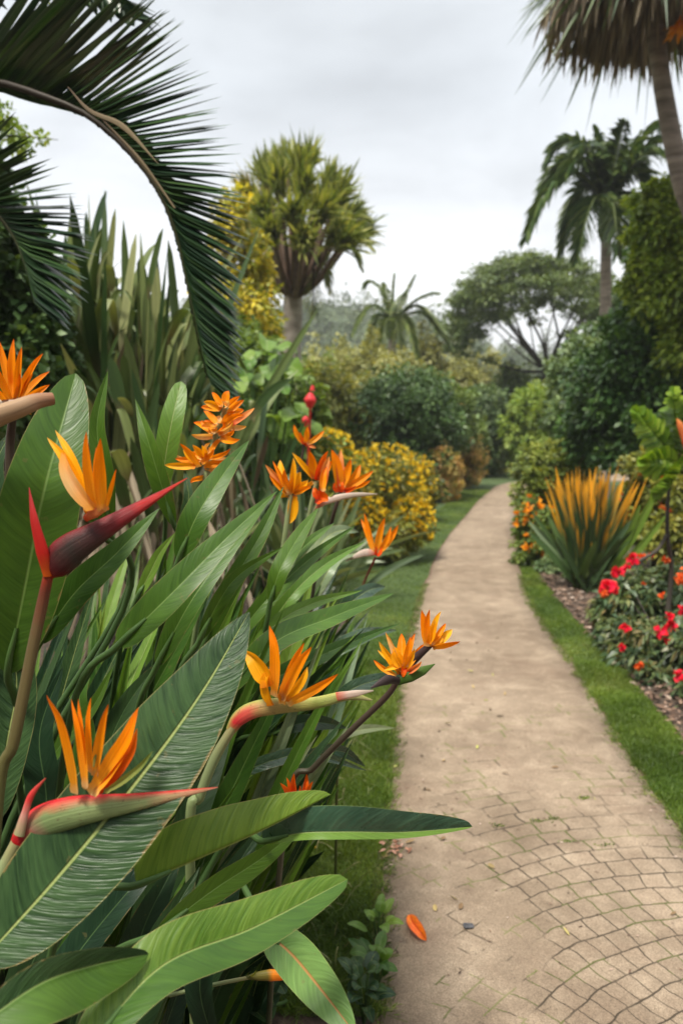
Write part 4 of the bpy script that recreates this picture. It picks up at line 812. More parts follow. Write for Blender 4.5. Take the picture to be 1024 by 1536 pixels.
# lobed-leaf plant at the right edge
lb_ = R(1010, 600, 5.2); lb_[2] = 0; lt = thing('lobed_leaf_plant', lb_, 'thin-stemmed plant with lobed bright green leaves at the right edge', 'plant')
LMm = blade_mat('lobed_leaf', cl((.10, .19, .02), (.19, .32, .03), (.32, .44, .06)), .35, .35, stripe=3)
mesh_obj('stem', cat([tube([lb_, R(1006, 860, 5.2), R(1000, 800, 5.15), R(1003, 730, 5.2), R(1015, 690, 5.2)], [.02, .016, .014, .012, .008], 24, 8), tube([R(958, 842, 5.1), R(985, 825, 5.1), R(1000, 800, 5.15)], [.012, .012, .010], 14, 7)]), BKD, lt)
for ex, ey, mx, my in ((955, 618, 985, 655), (1010, 590, 1012, 640), (965, 690, 990, 688), (1060, 610, 1040, 650), (1050, 700, 1035, 690), (985, 735, 1002, 715), (1035, 600, 1025, 650)):
    s0 = R(1015, 690, 5.2); frond([s0, R(mx, my, 5.1), R(ex, ey, 5.0)], LMm, RG, lt, n=11, L=.13, W=.075, r=.006, a1=60, droop=.15, baseL=.6, tipL=.5, t0=.15, seg=4, name='leaf', plane=(.5, -.2, 1) if ex < 1000 else (1, -.2, .1), v=.2, fold=.25)
mesh_obj('bud', tube([R(1030, 680, 4.7), R(1020, 640, 4.7), R(1014, 628, 4.7)], [.012, .02, .003], 12, 9), M['salmon'], lt)
# red-flowered shrub at the right edge
RF = cloud_mat('foliage_bronze', cl((.022, .042, .022), (.045, .085, .032), (.12, .16, .05), (.20, .14, .05)), .4, .22)
rfb = [(958, 1050, 4.65, 34, 40), (988, 1105, 4.25, 30, 36), (1020, 1150, 3.95, 34, 36), (912, 918, 5.6, 26, 26), (950, 1010, 4.9, 34, 42), (1002, 1118, 4.15, 30, 40), (975, 1070, 4.5, 30, 40), (945, 905, 5.6, 45, 50), (985, 900, 5.8, 55, 48), (1030, 900, 5.5, 60, 60), (975, 985, 5.0, 62, 62), (1030, 1000, 4.8, 66, 76), (1050, 1080, 4.3, 60, 70), (930, 960, 5.3, 30, 40), (1000, 1060, 4.6, 44, 50), (1045, 1150, 3.9, 44, 50), (985, 1035, 4.6, 34, 36)]
rt, b_ = shrub('flowering_shrub', 'low bronze-green shrub dotted with red and pink blossoms along the right bed', 1000, 5.0, 850, 200, RF, 40000, .066, .026, blobs=rfb, per=16, clump=.2, bend=.5, droop=.35)
for i, (x, y_, Y, s, mk) in enumerate(((912, 880, 5.15, 17, 'redb'), (928, 857, 5.2, 14, 'redb'), (948, 838, 5.3, 13, 'redb'), (962, 836, 5.3, 10, 'coral'), (976, 833, 5.3, 7, 'redb'), (998, 838, 5.3, 8, 'coral'), (1020, 866, 5.1, 12, 'coral'), (937, 942, 4.7, 11, 'redb'), (932, 970, 4.7, 8, 'redb'),
    (1002, 925, 4.6, 11, 'redb'), (990, 946, 4.6, 13, 'redb'), (1006, 938, 4.6, 12, 'redb'), (998, 960, 4.6, 7, 'redb'), (1022, 914, 4.6, 10, 'redb'), (1018, 1012, 4.2, 13, 'redb'), (957, 997, 4.6, 9, 'coral'), (992, 892, 5.2, 7, 'coral'), (906, 889, 5.1, 8, 'coral'), (940, 850, 5.2, 7, 'redb'), (1030, 850, 5.1, 12, 'coral'), (965, 875, 5.3, 5, 'coral'), (1040, 960, 4.4, 12, 'redb'))):
    c = R(x, y_, Y - .12); r = s * .78 / FP * Y; k = 14; D = nrm(rng.normal(size=(k, 3)) + (0, -.5, .2))
    mesh_obj('blossom', blades(c + D * r * .1, D, rng.normal(size=(k, 3)), r * 1.05, r * .9, 4, .2, 0, .5, .3, rng.random(k)), F_[mk], rt)
# ------------------------------------------------------------------ bird of paradise bed
GP = 'bird of paradise plants massed in the left bed'
def plant(x, y, label):
    t = thing('bird_of_paradise_plant', (x, y, 0), label, 'plant', GP); return t
PLs = {
 'a': plant(-.62, .62, 'plant with one huge dark ribbed leaf sweeping up from the lower left corner'),
 'b': plant(-.50, .95, 'plant with light green folded leaves reaching over the grass below the pink-necked flower'),
 'c': plant(-.80, 1.15, 'plant with one huge upright leaf at the left edge behind the maroon flower'),
 'd': plant(-.55, 1.35, 'plant whose long arched leaves rise just right of the maroon flower beak'),
 'e': plant(-.55, 1.75, 'plant with narrow upright leaves below the stacked orange flower cluster'),
 'f': plant(-.40, 2.15, 'plant with slanting blades under the group of mid-bed orange flowers'),
 'g': plant(-.28, 1.95, 'plant leaning its long blades out over the lawn toward the path'),
 'h': plant(-.28, 2.75, 'farthest low bed plant, next to the lawn edge behind the slanting blades'),
}
SEEDS = {}
def _hero(pk, pts, wpx, mat, fold=(12, 12), roll=0, twist=0, a=.5, b=.9, wave=.03, curl=.15, hw=(1, 1), rnd=None, pet=True, seed=None, ref=(0, -1, .35), n=40, m=6, p3=False, r=None):
    W = np.array(pts, float) if p3 else np.array([R(*p) for p in pts])
    Ym = W[len(W) // 2][1]; w_ = wpx if p3 else wpx / FP * Ym
    seed = random.randrange(10 ** 6) if seed is None else seed
    lf = mesh_obj('leaf', leafsheet(W, w_, n, m, fold, roll, twist, a, b, wave, curl, hw, rnd, ref, seed), M[mat] if isinstance(mat, str) else mat, PLs[pk])
    SEEDS[seed] = lf
    if pet:
        root = np.array(PLs[pk].location) + np.array((random.uniform(-.06, .06), random.uniform(-.06, .06), 0)); T = nrm(W[1] - W[0]); r = r or max(.0045, w_ * .055)
        C = spline(W, 12)
        p1 = W[0] - T * .10 + np.array((0, .05, -.02)); p2 = root * .45 + p1 * .55 + (p1 - root) * (0, 0, .12)
        mesh_obj('petiole', tube([root, p2, p1, W[0], C[2]], [r * 1.5, r * 1.3, r * 1.05, r, r * .5], 26, 8), M['petiole'], lf)
    return lf
random.seed(5)
H = _hero
# -- lower left, nearest leaves
H('a', [(-30, 1445, .74), (90, 1312, .78), (215, 1160, .83), (305, 1035, .88), (374, 918, .94)], 158, 'hero_dark', (10, 8), 0, 10, .5, .78, .02, .12, rnd=.55, pet=False, seed=3, n=60, m=9)
H('a', [(-40, 1545, .62), (60, 1476, .66), (140, 1448, .70), (223, 1431, .74)], 100, 'hero_dark', (35, 20), -10, 0, .4, .6, .02, .2, (.72, 1.25), rnd=.6, pet=False, seed=4, n=50)
H('b', [(206, 1328, .86), (300, 1288, .88), (400, 1243, .92), (496, 1192, .96)], 104, 'hero_light', (4, -88), 0, 0, .26, .62, .02, .22, (1.2, .5), rnd=.75, seed=5, n=56, m=8)
H('b', [(235, 1400, .92), (320, 1335, .95), (400, 1282, 1.0), (470, 1222, 1.06)], 42, 'hero_mid', (10, 20), 20, 0, .55, .95, .02, .1, rnd=.8, seed=6)
H('b', [(395, 1262, .99), (450, 1250, .95), (520, 1248, .95), (612, 1248, 1.0), (708, 1240, 1.06)], 88, 'hero_gloss', (22, 50), 0, 0, .42, .55, .015, .35, (1.0, .34), rnd=.5, seed=7, n=56, m=8)
H('b', [(110, 1600, .66), (240, 1452, .74), (380, 1392, .80), (521, 1319, .87)], 100, 'hero_light', (4, 38), -6, 0, .40, .50, .02, .35, (1.0, .95), rnd=.45, seed=8, n=60, m=8)
H('b', [(398, 1398, .98), (438, 1432, .95), (482, 1485, .90), (532, 1550, .86)], 74, 'hero_rust', (14, 14), -15, 10, .45, .6, .02, .15, rnd=.5, seed=9, n=44)
H('b', [(250, 1460, .86), (246, 1440, .86), (240, 1418, .88)], 26, 'hero_light', (20, 20), 0, 0, rnd=.2, pet=False, seed=10, n=14)
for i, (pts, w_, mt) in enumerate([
  ([(20, 1580, .95), (110, 1440, .98), (190, 1340, 1.0), (262, 1262, 1.05)], 62, 'hero_shaded'), ([(120, 1580, .98), (190, 1460, 1.), (225, 1370, 1.03), (275, 1275, 1.08)], 66, 'hero_shaded'),
  ([(160, 1600, .9), (215, 1500, .92), (245, 1400, .95), (300, 1300, 1.0)], 60, 'hero_shaded'), ([(-20, 1400, 1.0), (40, 1330, 1.02), (110, 1250, 1.05), (180, 1150, 1.1)], 60, 'hero_shaded'),
  ([(300, 1500, 1.1), (330, 1400, 1.12), (345, 1320, 1.15), (400, 1230, 1.2)], 50, 'hero_shaded'), ([(200, 1400, 1.1), (260, 1290, 1.12), (300, 1200, 1.15), (345, 1110, 1.2)], 58, 'hero_shaded'),
  ([(60, 1300, 1.1), (70, 1200, 1.1), (60, 1100, 1.12), (95, 1000, 1.15)], 60, 'hero_shaded'), ([(-10, 1230, 1.0), (12, 1110, 1.0), (25, 1010, 1.02), (-5, 900, 1.04)], 85, 'hero_dark'),
  ([(120, 1250, 1.2), (150, 1150, 1.2), (190, 1060, 1.22), (245, 985, 1.25)], 46, 'hero_shaded'), ([(230, 1230, 1.2), (250, 1120, 1.2), (280, 1030, 1.25), (330, 960, 1.3)], 50, 'hero_shaded'),
  ([(0, 1560, 1.1), (60, 1420, 1.1), (110, 1330, 1.1), (140, 1250, 1.1)], 70, 'hero_shaded'), ([(330, 1590, 1.0), (300, 1480, 1.0), (330, 1390, 1.02), (400, 1350, 1.05)], 50, 'hero_shaded'),
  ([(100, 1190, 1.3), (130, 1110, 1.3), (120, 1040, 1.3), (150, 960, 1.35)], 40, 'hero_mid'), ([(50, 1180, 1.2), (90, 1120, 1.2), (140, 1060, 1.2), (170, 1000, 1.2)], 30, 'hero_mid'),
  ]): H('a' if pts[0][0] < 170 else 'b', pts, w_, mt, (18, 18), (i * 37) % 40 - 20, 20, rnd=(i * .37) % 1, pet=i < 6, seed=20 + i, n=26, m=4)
for s_, mt in ((7, 'hero_fresh'), (4, 'hero_mid'), (8, 'hero_mid')): second_half(SEEDS[s_], M[mt])
# -- left and upper left
H('c', [(12, 1010, .97), (38, 880, .95), (68, 730, .95), (114, 560, 1.02)], 122, 'hero_mid', (16, 12), 12, 8, .55, .55, .02, .12, rnd=.45, seed=40, n=56, m=8)
H('c', [(152, 800, 1.15), (128, 720, 1.12), (108, 640, 1.12), (127, 574, 1.14)], 36, 'hero_mid', (20, 20), -10, 0, .55, .85, rnd=.3, seed=41)
H('c', [(165, 800, 1.2), (158, 720, 1.18), (146, 640, 1.18), (162, 556, 1.2)], 33, 'hero_mid', (25, 35), 20, 0, .55, .85, rnd=.6, seed=42)
H('c', [(-10, 900, 1.1), (0, 800, 1.1), (-5, 700, 1.12), (22, 640, 1.15)], 35, 'hero_dark', (20, 20), 0, 0, rnd=.4, seed=43)
H('d', [(262, 790, 1.35), (240, 720, 1.33), (222, 660, 1.33), (203, 598, 1.36)], 33, 'hero_mid', (14, 18), -12, 0, .6, 1., rnd=.7, seed=44)
H('e', [(243, 745, 1.55), (248, 690, 1.52), (258, 632, 1.52), (272, 572, 1.56)], 36, 'hero_fresh', (8, 8), 5, 0, .5, .38, .015, .08, rnd=.3, seed=45)
H('d', [(60, 965, 1.0), (112, 890, 1.0), (175, 830, 1.02), (240, 762, 1.05)], 51, 'hero_mid', (22, 8), -8, 0, .55, .95, .02, rnd=.35, seed=46, n=44)
H('d', [(178, 968, .97), (255, 893, .98), (335, 812, 1.02), (416, 736, 1.08)], 55, 'hero_mid', (10, 26), 0, 0, .38, .95, .02, .15, rnd=.55, seed=47, n=50, m=8)
H('e', [(268, 840, 1.2), (295, 775, 1.2), (332, 716, 1.24), (374, 660, 1.3)], 44, 'hero_mid', (10, 20), 5, 0, .5, .9, rnd=.4, seed=48)
H('e', [(235, 1000, 1.15), (285, 905, 1.15), (345, 820, 1.2), (400, 755, 1.26)], 40, 'hero_mid', (16, 22), -5, 0, .5, .9, rnd=.5, seed=49)
H('f', [(300, 980, 1.25), (340, 890, 1.25), (392, 800, 1.3), (425, 730, 1.36)], 30, 'hero_mid', (22, 12), 10, 0, rnd=.55, seed=50)
H('f', [(405, 905, 1.4), (420, 855, 1.4), (448, 805, 1.45), (477, 762, 1.5)], 29, 'hero_mid', (8, 14), 0, 0, .55, .85, rnd=.75, seed=51)
H('f', [(335, 980, 1.4), (400, 900, 1.42), (465, 838, 1.5), (533, 788, 1.6)], 26, 'hero_mid', (30, 12), 0, 0, rnd=.6, seed=52)
H('f', [(390, 960, 1.5), (440, 890, 1.5), (490, 845, 1.6), (548, 812, 1.7)], 26, 'hero_fresh', (30, 22), 0, 0, rnd=.2, seed=53)
H('f', [(385, 920, 1.45), (425, 855, 1.45), (465, 812, 1.5), (502, 784, 1.6)], 21, 'hero_mid', (24, 22), 0, 0, rnd=.8, seed=54)
H('g', [(330, 1050, 1.3), (410, 965, 1.32), (500, 925, 1.42), (590, 890, 1.55)], 42, 'hero_mid', (8, 30), -8, 0, .5, .8, rnd=.5, seed=55, n=46)
H('g', [(330, 1080, 1.45), (410, 1020, 1.45), (500, 975, 1.55), (600, 935, 1.7)], 30, 'hero_mid', (14, 22), 0, 0, .5, .9, rnd=.3, seed=56)
H('g', [(360, 1010, 1.4), (410, 940, 1.42), (470, 905, 1.5), (545, 885, 1.6)], 24, 'hero_fresh', (26, 22), 0, 0, rnd=.4, seed=57)
H('g', [(300, 960, 1.2), (330, 900, 1.2), (362, 860, 1.22), (425, 820, 1.26)], 27, 'hero_mid', (18, 16), 20, 0, rnd=.65, seed=58)
H('f', [(455, 850, 1.9), (490, 806, 1.95), (515, 795, 2.), (538, 798, 2.05)], 22, 'hero_pale', (12, 22), 0, 0, rnd=.4, seed=59)
H('h', [(500, 925, 2.1), (530, 900, 2.1), (556, 884, 2.15), (578, 880, 2.2)], 26, 'hero_gloss', (12, 22), 10, 0, rnd=.7, seed=60)
H('g', [(490, 985, 1.7), (520, 965, 1.72), (556, 950, 1.8), (595, 945, 1.9)], 26, 'hero_gloss', (14, 22), 0, 0, rnd=.9, seed=61)
H('g', [(500, 1050, 1.5), (535, 1030, 1.5), (575, 1018, 1.55), (618, 1015, 1.6)], 24, 'hero_gloss', (10, 22), 0, 0, rnd=.8, seed=62)
H('g', [(350, 1165, 1.35), (410, 1140, 1.35), (470, 1132, 1.4), (550, 1156, 1.5)], 24, 'hero_gloss', (12, 30), 0, 0, rnd=.9, seed=63)
H('g', [(440, 1150, 1.5), (480, 1130, 1.5), (515, 1128, 1.52), (548, 1150, 1.55)], 26, 'hero_gloss', (12, 30), 20, 0, rnd=.6, seed=64)
H('g', [(500, 1112, 1.9), (530, 1097, 1.9), (560, 1092, 1.95), (592, 1092, 2.)], 15, 'hero_pale', (12, 22), 0, 0, rnd=.6, seed=65)
H('g', [(410, 1100, 1.4), (450, 1085, 1.4), (490, 1085, 1.45), (520, 1092, 1.5)], 26, 'hero_shaded', (12, 22), 0, 0, rnd=.6, seed=66)
H('h', [(470, 900, 2.2), (490, 860, 2.2), (510, 835, 2.25), (552, 828, 2.3)], 22, 'hero_pale', (22, 22), 0, 0, rnd=.3, seed=67)
H('e', [(205, 900, 1.3), (225, 860, 1.3), (240, 830, 1.3), (262, 800, 1.3)], 21, 'hero_fresh', (25, 22), 0, 0, rnd=.6, seed=68)
H('e', [(268, 870, 1.45), (275, 800, 1.45), (283, 745, 1.45), (276, 700, 1.48)], 22, 'hero_dark', (25, 22), 0, 0, rnd=.6, seed=69)
# -- filling leaves, grown from the roots and kept under the silhouette of the clump
SKX = [-80, 60, 160, 210, 300, 370, 420, 480, 540, 600, 640]; SKY = [640, 600, 600, 640, 690, 690, 760, 790, 830, 905, 960]
def grow(pk, n, seed, az0=0.0, azs=.9, ln_=(.9, 1.35), w_=(.04, .068), zmax=None, mats=('hero_mid', 'hero_mid', 'hero_dark', 'hero_shaded', 'hero_shaded', 'hero_fresh'), ymin=1.22, lean=(.15, .75), arch=1.0):
    rs = np.random.default_rng(seed); base = np.array(PLs[pk].location); made = 0; tries = 0
    while made < n and tries < n * 40:
        tries += 1
        az = az0 + rs.normal(0, azs); s = rs.uniform(*lean); L = rs.uniform(*ln_); d = nrm(np.array((math.cos(az) * s, math.sin(az) * s * .8, 1.0)))
        r0 = base + np.array((rs.normal(0, .09), rs.normal(0, .09), 0)); pf = rs.uniform(.38, .55)
        p0 = r0 + d * L * pf; out_ = np.array((math.cos(az), math.sin(az), 0)); g = rs.uniform(.05, .30) * arch
        p1 = p0 + d * L * (1 - pf) * .5 + out_ * g * .08; p2 = p0 + d * L * (1 - pf) * .98 + out_ * g * .32 - np.array((0, 0, g * .22))
        ok = True
        for p in (p0, p1, p2):
            if p[1] < ymin: ok = False; break
            u, v = proj(p)
            if v < np.interp(u, SKX, SKY) + rs.uniform(0, 60) or u > 560 - max(0, v - 1000) * .25: ok = False; break
        if not ok: continue
        w0 = rs.uniform(*w_); f = rs.uniform(18, 55)
        H(pk, [p0, p1, p2], w0, mats[rs.integers(len(mats))], (f, f * rs.uniform(.6, 1.2)), rs.uniform(-45, 45), rs.uniform(-30, 30), .6, 1.05, .03, .15, rnd=rs.random(), seed=int(rs.integers(1e6)), p3=True, n=22, m=3, ref=(0, -1, .4))
        made += 1
grow('c', 30, 1, .3, .8, (1.0, 1.5), (.04, .06)); grow('d', 46, 2, .1, .8, (.9, 1.4), (.03, .055), mats=('hero_mid', 'hero_fresh', 'hero_mid', 'hero_shaded')); grow('e', 52, 3, .0, .5, (.85, 1.45), lean=(.25, .95)); grow('f', 55, 4, -.1, .45, (.7, 1.3), (.028, .05)); grow('g', 40, 5, -.2, .6, (.5, 1.1), (.028, .05), lean=(.3, 1.1)); grow('h', 34, 6, -.3, .8, (.5, 1.05), (.028, .05), lean=(.2, 1.0))
DK = ('hero_shaded', 'hero_shaded', 'hero_dark')  # low fill leaves, mostly the green with shade in its colour
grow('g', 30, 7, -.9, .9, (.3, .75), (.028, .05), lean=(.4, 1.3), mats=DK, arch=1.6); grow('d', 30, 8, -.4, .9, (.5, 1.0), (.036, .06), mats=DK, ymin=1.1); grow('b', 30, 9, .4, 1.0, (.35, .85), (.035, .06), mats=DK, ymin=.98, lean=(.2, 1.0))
PLs['m'] = plant(-.42, 1.38, 'dense sheaf of thin slanting leaves between the huge dark leaf and the pink-necked flower'); PLs['n'] = plant(-.25, 2.3, 'sheaf of thin slanting blades under the hanging amber petal, nearest the golden shrub'); PLs['k'] = plant(-.45, 1.65, 'clump of slim young upright leaves between the maroon flower and the stacked cluster'); PLs['i'] = plant(-.28, 1.5, 'low dark-leaved plant in the shade beside the long grass'); PLs['j'] = plant(-.75, 2.2, 'plant deep in the bed behind the tall upright leaves')
grow('m', 55, 21, -.05, .5, (.8, 1.35), (.034, .058), mats=('hero_mid', 'hero_fresh', 'hero_mid', 'hero_dark', 'hero_pale'), lean=(.3, 1.0), ymin=1.25); grow('n', 50, 22, -.15, .5, (.6, 1.2), (.028, .048), mats=('hero_mid', 'hero_fresh', 'hero_mid', 'hero_shaded', 'hero_light'), lean=(.4, 1.1), ymin=1.5); grow('k', 45, 12, .1, .9, (.95, 1.35), (.028, .052), mats=('hero_mid', 'hero_fresh', 'hero_light', 'hero_mid'), lean=(.1, .7), ymin=1.3); grow('i', 40, 10, -.2, 1.6, (.35, .95), (.035, .055), mats=DK, ymin=1.1, lean=(.2, 1.1), arch=1.5); grow('j', 40, 11, .0, 1.4, (.9, 1.4), (.036, .06))

# ------------------------------------------------------------------ flowers
GF = 'orange bird of paradise flowers over the left bed'
def petal(base, tip, Y0, Y1, wpx, mat, parent, bow=0.0, a=.55, b=.85, name='petal'):
    """thin creased petal from pixel base to pixel tip; bow = sideways bulge in pixels"""
    bx, by = base; tx, ty = tip; dx, dy = tx - bx, ty - by; l = math.hypot(dx, dy) + 1e-6; nx, ny = -dy / l, dx / l
    cur = l / FP * Y0 * rng.uniform(-.06, .10)
    pts = [R(bx, by, Y0), R(bx + dx * .33 + nx * bow * .8, by + dy * .33 + ny * bow * .8, Y0 * .6 + Y1 * .4 - cur * .8), R(bx + dx * .7 + nx * bow, by + dy * .7 + ny * bow, Y0 * .3 + Y1 * .7 - cur), R(tx, ty, Y1)]
    w_ = wpx / FP * Y0 * 1.12; fo = rng.uniform(22, 48)
    V, F, U, Q = leafsheet(pts, w_, 26, 4, (fo, fo * rng.uniform(.7, 1.1)), rng.uniform(-26, 26), rng.uniform(-30, 30), a, b, .05, -.25, (1, 1), float(rng.random()), (0, -1, .1), int(rng.integers(1e6)))
    U = U.copy(); U[:, 1] /= U[:, 1].max(); U[:, 0] = U[:, 0] * .5 + .5
    V = V.copy(); H0 = V.reshape(26, 9, 3)
    c0 = H0[:, 4:5]; k = np.interp(np.linspace(0, 1, 26), [0, .12, 1], [2.2, 1, 1])[:, None, None]; H0[:] = c0 + (H0 - c0) * np.where(k > 1, np.minimum(k, 2.2), 1)
    return mesh_obj(name, (H0.reshape(-1, 3), F, U, Q), M[mat], parent)
def flower(label, root, stem, bract=None, petals=(), stem_m='stem2', bract_m='bract2', sr=.007, group=GF, Y=1.0, extra=()):
    W = [R(*p) for p in stem]; root = np.array((*root, 0.)); t = thing('bird_of_paradise_flower', root, label, 'flower', group)
    p0 = W[0]; mid = root * .5 + p0 * .5 + (W[0] - W[1]) * .3 * (1, 1, 0)
    mesh_obj('stem', tube([root, mid] + W, [sr * 1.2, sr * 1.1] + [sr] * (len(W) - 1) + [sr * .85], 40, 12, rnd=.5), M[stem_m], t)
    if bract:
        pts, rad, fl = bract; Wb = [R(*p) for p in pts]; Ym = Wb[0][1]
        mesh_obj('bract', tube(Wb, [r_ / FP * Ym for r_ in rad], 48, 20, fl, rnd=.5), M[bract_m], t)
    for p in petals:
        mt = p[3] if len(p) > 3 else 'orange'; bow = p[4] if len(p) > 4 else rng.uniform(-3, 3)
        petal(p[0], p[1], Y + rng.normal(0, .004), Y + (p[5] if len(p) > 5 else rng.normal(0, .02)), p[2], mt, t, bow)
    for nm, pts, rad, mt, fl in extra:
        Wb = [R(*p) for p in pts]; mesh_obj(nm, tube(Wb, [r_ / FP * Wb[0][1] for r_ in rad], 26, 12, fl, rnd=.5), M[mt], t)
    return t
# F1 maroon beak
flower('large orange flower with a maroon and crimson beak on a tall brown stem', (-.42, .75), [(-6, 1240, .86), (22, 1110, .87), (48, 980, .89), (64, 905, .90), (74, 858, .90)],
  ([(71, 864, .90), (82, 850, .90), (104, 826, .90), (150, 797, .90), (214, 758, .91), (281, 717, .92)], [7, 13, 20, 25, 26, 24, 20, 16, 12, 8, 4, .6], .62),
  [((137, 772), (71, 656), 17, 'amber', 7), ((135, 769), (83, 645), 15, 'amber', 5), ((141, 764), (95, 674), 24, 'palepetal', -9), ((144, 768), (130, 647), 17, 'orange', -2), ((150, 768), (145, 670), 9, 'orange', -2), ((154, 769), (151, 657), 17, 'orange', -2), ((159, 766), (175, 703), 10, 'orange', 2)],
  'stem1', 'bract1', .0066, Y=.885, extra=[('spathe', [(72, 864, .895), (64, 828, .89), (52, 780, .89), (44, 731, .9)], [7, 10, 6.5, .5], 'spathe', .55), ('sheath', [(128, 778, .888), (143, 768, .884), (163, 760, .888)], [5, 9, 4], 'salmon', .6)])
# F2 green beak with red keel
flower('orange flower with a long green beak edged red, nearest the lower left corner', (-.55, .62), [(-70, 1420, .78), (-20, 1345, .79), (8, 1300, .80), (27, 1262, .80)],
  ([(22, 1272, .80), (40, 1250, .80), (72, 1229, .80), (125, 1215, .80), (205, 1203, .81), (327, 1181, .83)], [10, 14, 19, 23, 26, 26, 25, 22, 18, 13, 7, .6], .55),
  [((117, 1192), (70, 1042), 22, 'orange', 13, .0), ((128, 1184), (107, 1048), 11, 'orange', 3), ((131, 1183), (118, 1048), 17, 'orange', 3), ((138, 1160), (137, 1046), 14, 'orange', -2), ((143, 1165), (163, 1056), 16, 'orange', -1), ((136, 1192), (208, 1061), 29, 'orange', 9), ((144, 1188), (206, 1092), 18, 'vermilion', 10), ((156, 1188), (230, 1126), 11, 'olive', 6)],
  'stem2', 'bract2', .0078, Y=.79, extra=[('spathe', [(29, 1252, .79), (38, 1220, .79), (48, 1192, .79), (69, 1167, .79)], [9, 6, 5, 1], 'spathe2', .6), ('anther', [(141, 1150, .782), (144, 1125, .782), (143, 1112, .782)], [1.5, 3, 1], 'olive', 1)])
# F3 pink neck
flower('open orange flower with a pink neck and thin green beak above the bed', (-.20, 1.1), [(285, 1260, 1.0), (300, 1195, 1.0), (322, 1138, 1.0), (350, 1090, 1.0)],
  ([(346, 1096, 1.0), (358, 1078, 1.0), (380, 1065, 1.0), (415, 1059, 1.0), (470, 1055, 1.01), (520, 1044, 1.02), (558, 1050, 1.03)], [8, 10, 12, 13, 13, 13, 12, 10, 9, 8, 5, 1], .62),
  [((404, 1030), (364, 975), 31, 'amber', 7), ((409, 1058), (408, 1001), 18, 'amber', -9), ((414, 1046), (404, 938), 20, 'orange', 6), ((418, 1050), (456, 964), 17, 'orange', -4), ((421, 1050), (467, 970), 18, 'orange', -4), ((426, 1050), (461, 1000), 15, 'amber', 4), ((424, 1056), (438, 1010), 15, 'orange', -4), ((430, 1056), (507, 1011), 15, 'orange', 2)],
  'stem2', 'bract3', .0066, Y=.985, extra=[('bract_tip', [(505, 1045, 1.01), (535, 1040, 1.0), (560, 1036, 1.0)], [7, 5, 1], 'palebract', .3)])
# F4 twin heads leaning over the path
fl4 = [((599, 1008), (622, 950), 14), ((602, 1010), (568, 962), 14, 'amber'), ((600, 1006), (578, 948), 11, 'palepetal'), ((602, 1004), (602, 950), 16), ((606, 1006), (588, 968), 12, 'amber'), ((596, 1012), (560, 990), 11), ((606, 1008), (622, 972), 12, 'amber'), ((610, 1004), (638, 965), 11), ((602, 1000), (592, 975), 14, 'amber'), ((598, 1002), (566, 975), 9, 'amber'), ((606, 1000), (604, 1016), 9, 'vermilion'), ((612, 1008), (632, 992), 12, 'salmon'), ((604, 996), (575, 1005), 9, 'amber'), ((600, 998), (583, 955), 10, 'orange'), ((607, 1000), (615, 955), 12, 'orange')]
fl4b = [((641, 970), (632, 915), 14), ((643, 970), (644, 914), 13), ((645, 968), (661, 917), 12, 'amber'), ((646, 970), (678, 944), 14, 'amber'), ((648, 970), (690, 962), 12), ((643, 966), (652, 930), 14, 'amber'), ((642, 968), (637, 930), 12), ((647, 968), (668, 935), 11), ((648, 966), (664, 955), 12, 'amber')]
flower('two small ragged orange flower heads on a thin dark stem over the path', (-.15, 1.45), [(432, 1200, 1.22), (470, 1152, 1.2), (526, 1096, 1.18), (578, 1046, 1.16), (598, 1018, 1.15)], None, fl4 + fl4b, 'stemdark', 'darkbract', .0048, Y=1.15,
  extra=[('bract', [(598, 1022, 1.14), (580, 1020, 1.12), (556, 1032, 1.1)], [5, 8, 1], 'darkbract', .5), ('leafy_bract', [(594, 1026, 1.15), (614, 1016, 1.14), (634, 1006, 1.14), (652, 996, 1.15)], [3, 8, 7, .6], 'greenbract', .3), ('branch', [(600, 1012, 1.16), (620, 990, 1.16), (644, 968, 1.15)], [5, 7, 5], 'darkbract', .9)])
# F5 far left
flower('many-petalled orange flower standing above the tan curved stem at the left edge', (-.75, 1.0), [(12, 800, 1.1), (14, 720, 1.1), (16, 660, 1.1), (22, 606, 1.08)], None,
  [((22, 600), (21, 508), 13), ((26, 602), (33, 520), 13), ((28, 602), (65, 530), 14), ((30, 603), (75, 557), 12), ((30, 604), (75, 577), 11), ((20, 602), (0, 512), 13), ((18, 603), (-14, 540), 12), ((16, 604), (-22, 575), 12), ((24, 603), (14, 530), 11), ((27, 604), (50, 560), 10), ((18, 606), (48, 622), 9, 'amber'), ((24, 604), (30, 560), 12)],
  'stemdark', Y=1.08, sr=.006, extra=[('bract', [(36, 604, 1.07), (20, 606, 1.07), (-20, 600, 1.07)], [2, 7, 2], 'palebract', .6)])
bs = thing('bare_stem', (-.60, .9, 0), 'thick tan curved bare stem poking in at the left edge under the orange flower', 'stem')
mesh_obj('stem', tube([(-.60, .9, 0), R(-190, 900, .92), R(-70, 665, .9), (R(-10, 628, .9)), R(30, 612, .9), R(56, 602, .91), R(80, 598, .92)], [.010, .010, .011, .012, .0105, .009, .007], 60, 16), M['tan'], bs)
